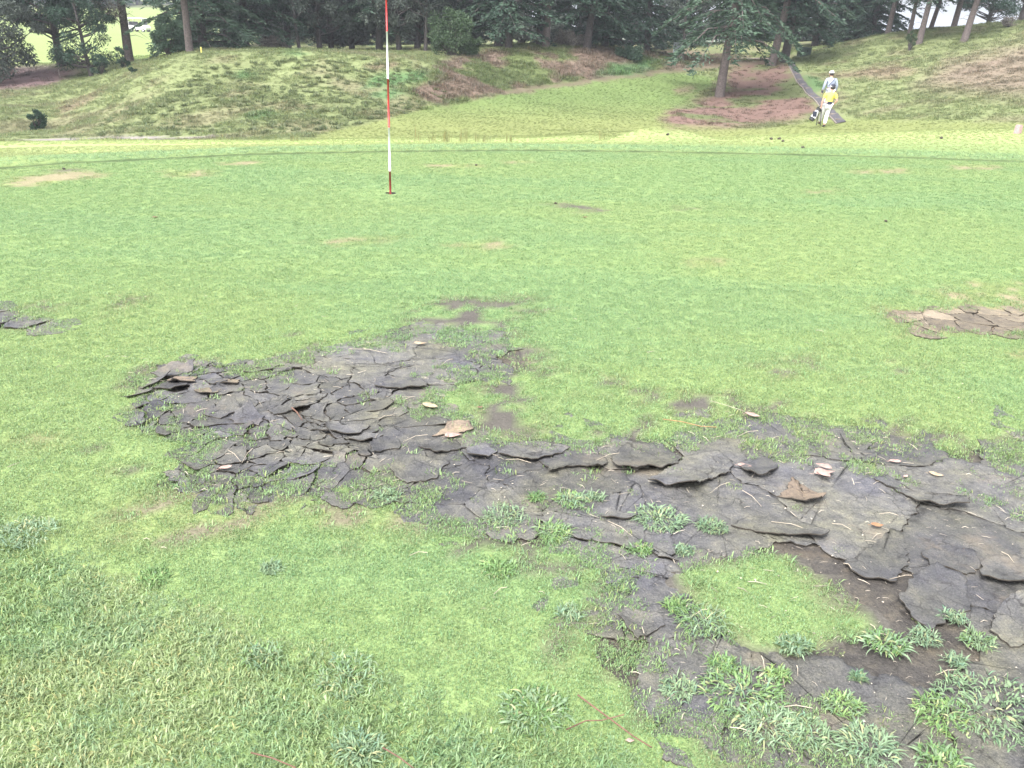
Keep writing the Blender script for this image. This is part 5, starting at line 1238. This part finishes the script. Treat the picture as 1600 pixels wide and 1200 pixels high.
def golfer(loc, rz, label, K, cols, long_sleeve):
    o = empty('person', loc, rz); tag(o, label, 'person', 'golfers walking to the stepped path')
    J = {'pelvis': (*K['pel'], (.15, .11)), 'waist': (*K['wst'], (.14, .10)), 'chest': (*K['che'], (.17, .11)), 'neck': (*K['nek'], .055), 'jaw': (*K['jaw'], (.075, .085)), 'head': (*K['hed'], (.085, .10))}
    E_ = [('pelvis', 'waist'), ('waist', 'chest'), ('chest', 'neck'), ('neck', 'jaw'), ('jaw', 'head')]
    for s_ in 'LR':
        J['sho' + s_] = (*K['sho' + s_], .065); J['elb' + s_] = (*K['elb' + s_], .045); J['wri' + s_] = (*K['wri' + s_], .033)
        h_ = np.array(K['wri' + s_]); d_ = h_ - np.array(K['elb' + s_]); d_ = d_ / np.linalg.norm(d_)
        J['pal' + s_] = (*(h_ + d_ * .07), (.042, .022)); E_ += [('chest', 'sho' + s_), ('sho' + s_, 'elb' + s_), ('elb' + s_, 'wri' + s_), ('wri' + s_, 'pal' + s_)]
        for f_ in range(4):
            off = np.array([.0, (f_ - 1.5) * .02, 0]); J['fin%d%s' % (f_, s_)] = (*(h_ + d_ * (.145 - .008 * abs(f_ - 1.4)) + off), .0095); E_.append(('pal' + s_, 'fin%d%s' % (f_, s_)))
        J['thu' + s_] = (*(h_ + d_ * .07 + np.array([.0, .05, .0])), .011); E_.append(('wri' + s_, 'thu' + s_))
        J['hip' + s_] = (*K['hip' + s_], .095); J['kne' + s_] = (*K['kne' + s_], .062); J['ank' + s_] = (*K['ank' + s_], .042); a_ = np.array(K['ank' + s_]); J['toe' + s_] = (*(a_ + np.array(K['toe' + s_])), (.04, .03))
        E_ += [('pelvis', 'hip' + s_), ('hip' + s_, 'kne' + s_), ('kne' + s_, 'ank' + s_), ('ank' + s_, 'toe' + s_)]
    skin('body', J, E_, M_SKIN, o, 2)
    lerp = lambda a, b, t: tuple(np.array(a) * (1 - t) + np.array(b) * t)
    # shirt or jacket
    S = {'pelvis': (*lerp(K['pel'], K['wst'], .25), (.185, .14)), 'waist': (*K['wst'], (.185, .135)), 'chest': (*K['che'], (.205, .14)), 'neck': (*lerp(K['che'], K['nek'], .82), .075)}; ES = [('pelvis', 'waist'), ('waist', 'chest'), ('chest', 'neck')]
    for s_ in 'LR':
        S['sho' + s_] = (*K['sho' + s_], .085); e_ = K['elb' + s_]; S['slv' + s_] = (*(lerp(K['sho' + s_], e_, .75) if not long_sleeve else e_), .075 if not long_sleeve else .063)
        ES += [('chest', 'sho' + s_), ('sho' + s_, 'slv' + s_)]
        if long_sleeve: S['cuf' + s_] = (*lerp(e_, K['wri' + s_], .95), .05); ES.append(('slv' + s_, 'cuf' + s_))
    skin('jacket' if long_sleeve else 'shirt', S, ES, cols[0], o, 2)
    T = {'pelvis': (*K['pel'], (.175, .135))}; ET = []
    for s_ in 'LR':
        T['hip' + s_] = (*K['hip' + s_], .118); T['kne' + s_] = (*K['kne' + s_], .088); T['hem' + s_] = (*lerp(K['kne' + s_], K['ank' + s_], .95), .072); ET += [('pelvis', 'hip' + s_), ('hip' + s_, 'kne' + s_), ('kne' + s_, 'hem' + s_)]
    skin('trousers', T, ET, cols[1], o, 2)
    for s_ in 'LR':
        a_ = np.array(K['ank' + s_]); t_ = np.array(K['toe' + s_])
        skin('shoe', {'heel': (*(a_ + np.array([0, -.04, -.04])), (.045, .045)), 'mid': (*(a_ + t_ * .5), (.048, .04)), 'toe': (*(a_ + t_ * 1.15), (.042, .03))}, [('heel', 'mid'), ('mid', 'toe')], M_SHOE, o, 1)
    hd = np.array(K['hed']); cp = MB(); cp.ball(hd + np.array([0, 0, .035]), (.112, .125, .105), 16, 6, 0.0)
    c_ = cp.build('cap', cols[2], o, True); MB().ball(hd + np.array([0, .12, .035]), (.085, .10, .018), 12, 4, 0.0).build('brim', cols[2], c_, True)
    MB().tube([hd + np.array([0, 0, .028]), hd + np.array([0, 0, .06])], .117, 16, False).build('band', cols[3], c_, True)
    MB().ball(hd + np.array([0, -.02, -.02]), (.098, .105, .085), 12, 6).build('hair', M_HAIR, o, True)
    fc = MB()   # face, turned away up the slope
    b_ = MB().ball(hd + np.array([0, .105, -.045]), (.016, .022, .028), 8, 5).build('nose', M_SKIN, o, True)
    for s_ in (-1, 1):
        MB().ball(hd + np.array([s_ * .036, .088, -.015]), (.014, .01, .009), 8, 5).build('eye', M_HAIR, o, True)
        MB().ball(hd + np.array([s_ * .098, -.005, -.035]), (.014, .028, .036), 8, 5).build('ear', M_SKIN, o, True)
    MB().ball(hd + np.array([0, .094, -.095]), (.026, .008, .007), 8, 4).build('mouth', M_PINKB, o, True)
    return o
qy = spot(1287, 197, 34.6)
yk = dict(pel=(0, 0, .90), wst=(.04, .04, 1.05), che=(.10, .09, 1.24), nek=(.14, .13, 1.43), jaw=(.15, .16, 1.50), hed=(.16, .17, 1.58), shoL=(-.08, .10, 1.34), shoR=(.29, .10, 1.33), elbL=(-.20, .06, 1.08), wriL=(-.24, .03, .86), elbR=(.36, -.02, 1.06), wriR=(.27, .10, .88),
          hipL=(-.09, 0, .86), hipR=(.10, 0, .86), kneL=(-.10, .20, .50), kneR=(.05, .02, .46), ankL=(-.09, .32, .15), ankR=(-.07, -.26, .13), toeL=(0, .16, -.05), toeR=(0, .12, -.10))
py_ = golfer_o = golfer(qy, 0, 'golfer in yellow shirt and white trousers walking away with a golf bag', yk, (M_YSHIRT, M_TROUS, M_NAVY, M_CAPW), False)
py_.scale = (.94, .94, .94)
MB().box((.03, -.155, .985), (.17, .07, .10)).build('waist_pouch', M_NAVY, py_)
bl = MB().tube([(.0, 0, .93), (.0, 0, .975)], .178, 20, False); bl.v = [(x, y * .78, z) for x, y, z in bl.v]; bl.build('belt', M_NAVY, py_)
qg = spot(1291, 176, 38.0)
gk = dict(pel=(0, 0, .94), wst=(0, .03, 1.10), che=(.0, .08, 1.31), nek=(.0, .13, 1.50), jaw=(.0, .16, 1.56), hed=(.0, .18, 1.63), shoL=(-.20, .08, 1.41), shoR=(.20, .08, 1.41), elbL=(-.28, .05, 1.13), wriL=(-.31, .10, .90), elbR=(.29, .04, 1.13), wriR=(.31, .12, .92),
          hipL=(-.09, 0, .90), hipR=(.09, 0, .90), kneL=(-.10, .08, .50), kneR=(.09, .22, .56), ankL=(-.10, -.12, .10), ankR=(.09, .28, .24), toeL=(0, .15, -.06), toeR=(0, .16, -.03))
pg = golfer(qg, .03, 'golfer in grey-blue jacket and white cap walking ahead up the path', gk, (M_GJACK, M_GTROUS, M_CAPW, M_CAPW), True)
pg.scale = (.94, .94, .94)
MB().tube([(-.15, -.105, 1.12), (-.06, -.118, 1.24), (.05, -.10, 1.36), (.11, -.05, 1.45)], .017, 6).build('shoulder_strap', M_NAVY, pg)
MB().ball((-.31, .11, .86), (.05, .045, .075), 8, 6).build('glove', M_NAVY, pg)
# golf bag with its little stand, carried low at the left hand
qb = qy + np.array([-.42, .02, 0]); o = empty('golf_bag', qb, 0); tag(o, 'white and black golf bag with stand legs held beside the yellow-shirted golfer', 'golf bag')
b0, b1 = np.array([-.12, -.02, .24]), np.array([.16, .05, .68]); dv = (b1 - b0)
MB().tube([b0, b0 + dv * .2], [.105, .105], 14).build('base_cuff', M_BLACK, o, True); MB().tube([b0 + dv * .2, b0 + dv * .78], [.102, .098], 14).build('barrel', M_TROUS, o, True); MB().tube([b0 + dv * .78, b1], [.100, .112], 14).build('top_cuff', M_BLACK, o, True)
MB().box(tuple(b0 + dv * .5 + np.array([-.06, -.09, .02])), (.14, .06, .2), 0).build('pocket', M_NAVY, o)
for s_ in (-.05, .05): MB().tube([b1 + np.array([s_, -.10, -.06]), (b1[0] + .02 + s_ * 1.6, -.08, .06)], .016, 6).build('stand_leg', M_BLACK, o)
MB().tube([b0 + dv * .4 + np.array([0, 0, .1]), (b0 + b1) / 2 + np.array([.02, 0, .25]), (.20, .0, .80), b1 + np.array([0, 0, .06])], .014, 6).build('strap', M_BLACK, o)
for k in range(4):
    e = b1 + dv * .22 + np.array([.03 * k - .04, .02 * (k % 2), 0]); cb = MB().tube([b1, e], .008, 5).build('club_shaft', M_PALEBOARD, o); MB().ball(e, (.035, .03, .025), 8, 5).build('club_head', M_NAVY, cb, True)
for o in list(bpy.data.objects):
    if o.name.split('.')[0] == 'branches' or (o.name.split('.')[0] == 'stem' and o.parent): o['kind'] = 'stuff'

# ------------------------------------------------------------------ the hazy air
mt, t, N, L = mat_new('hazy_air')
pv = N('ShaderNodeVolumePrincipled'); pv.inputs['Color'].default_value = (.86, .91, 1.0, 1); pv.inputs['Density'].default_value = HAZE
pv.inputs['Anisotropy'].default_value = .2
o = N('ShaderNodeOutputMaterial'); L(pv.outputs[0], o.inputs['Volume'])
if HAZE > 0:
    hb = MB().box((0, 2370, 9), (8400, 4980, 42)).build('haze', mt); tag(hb, kind='stuff')
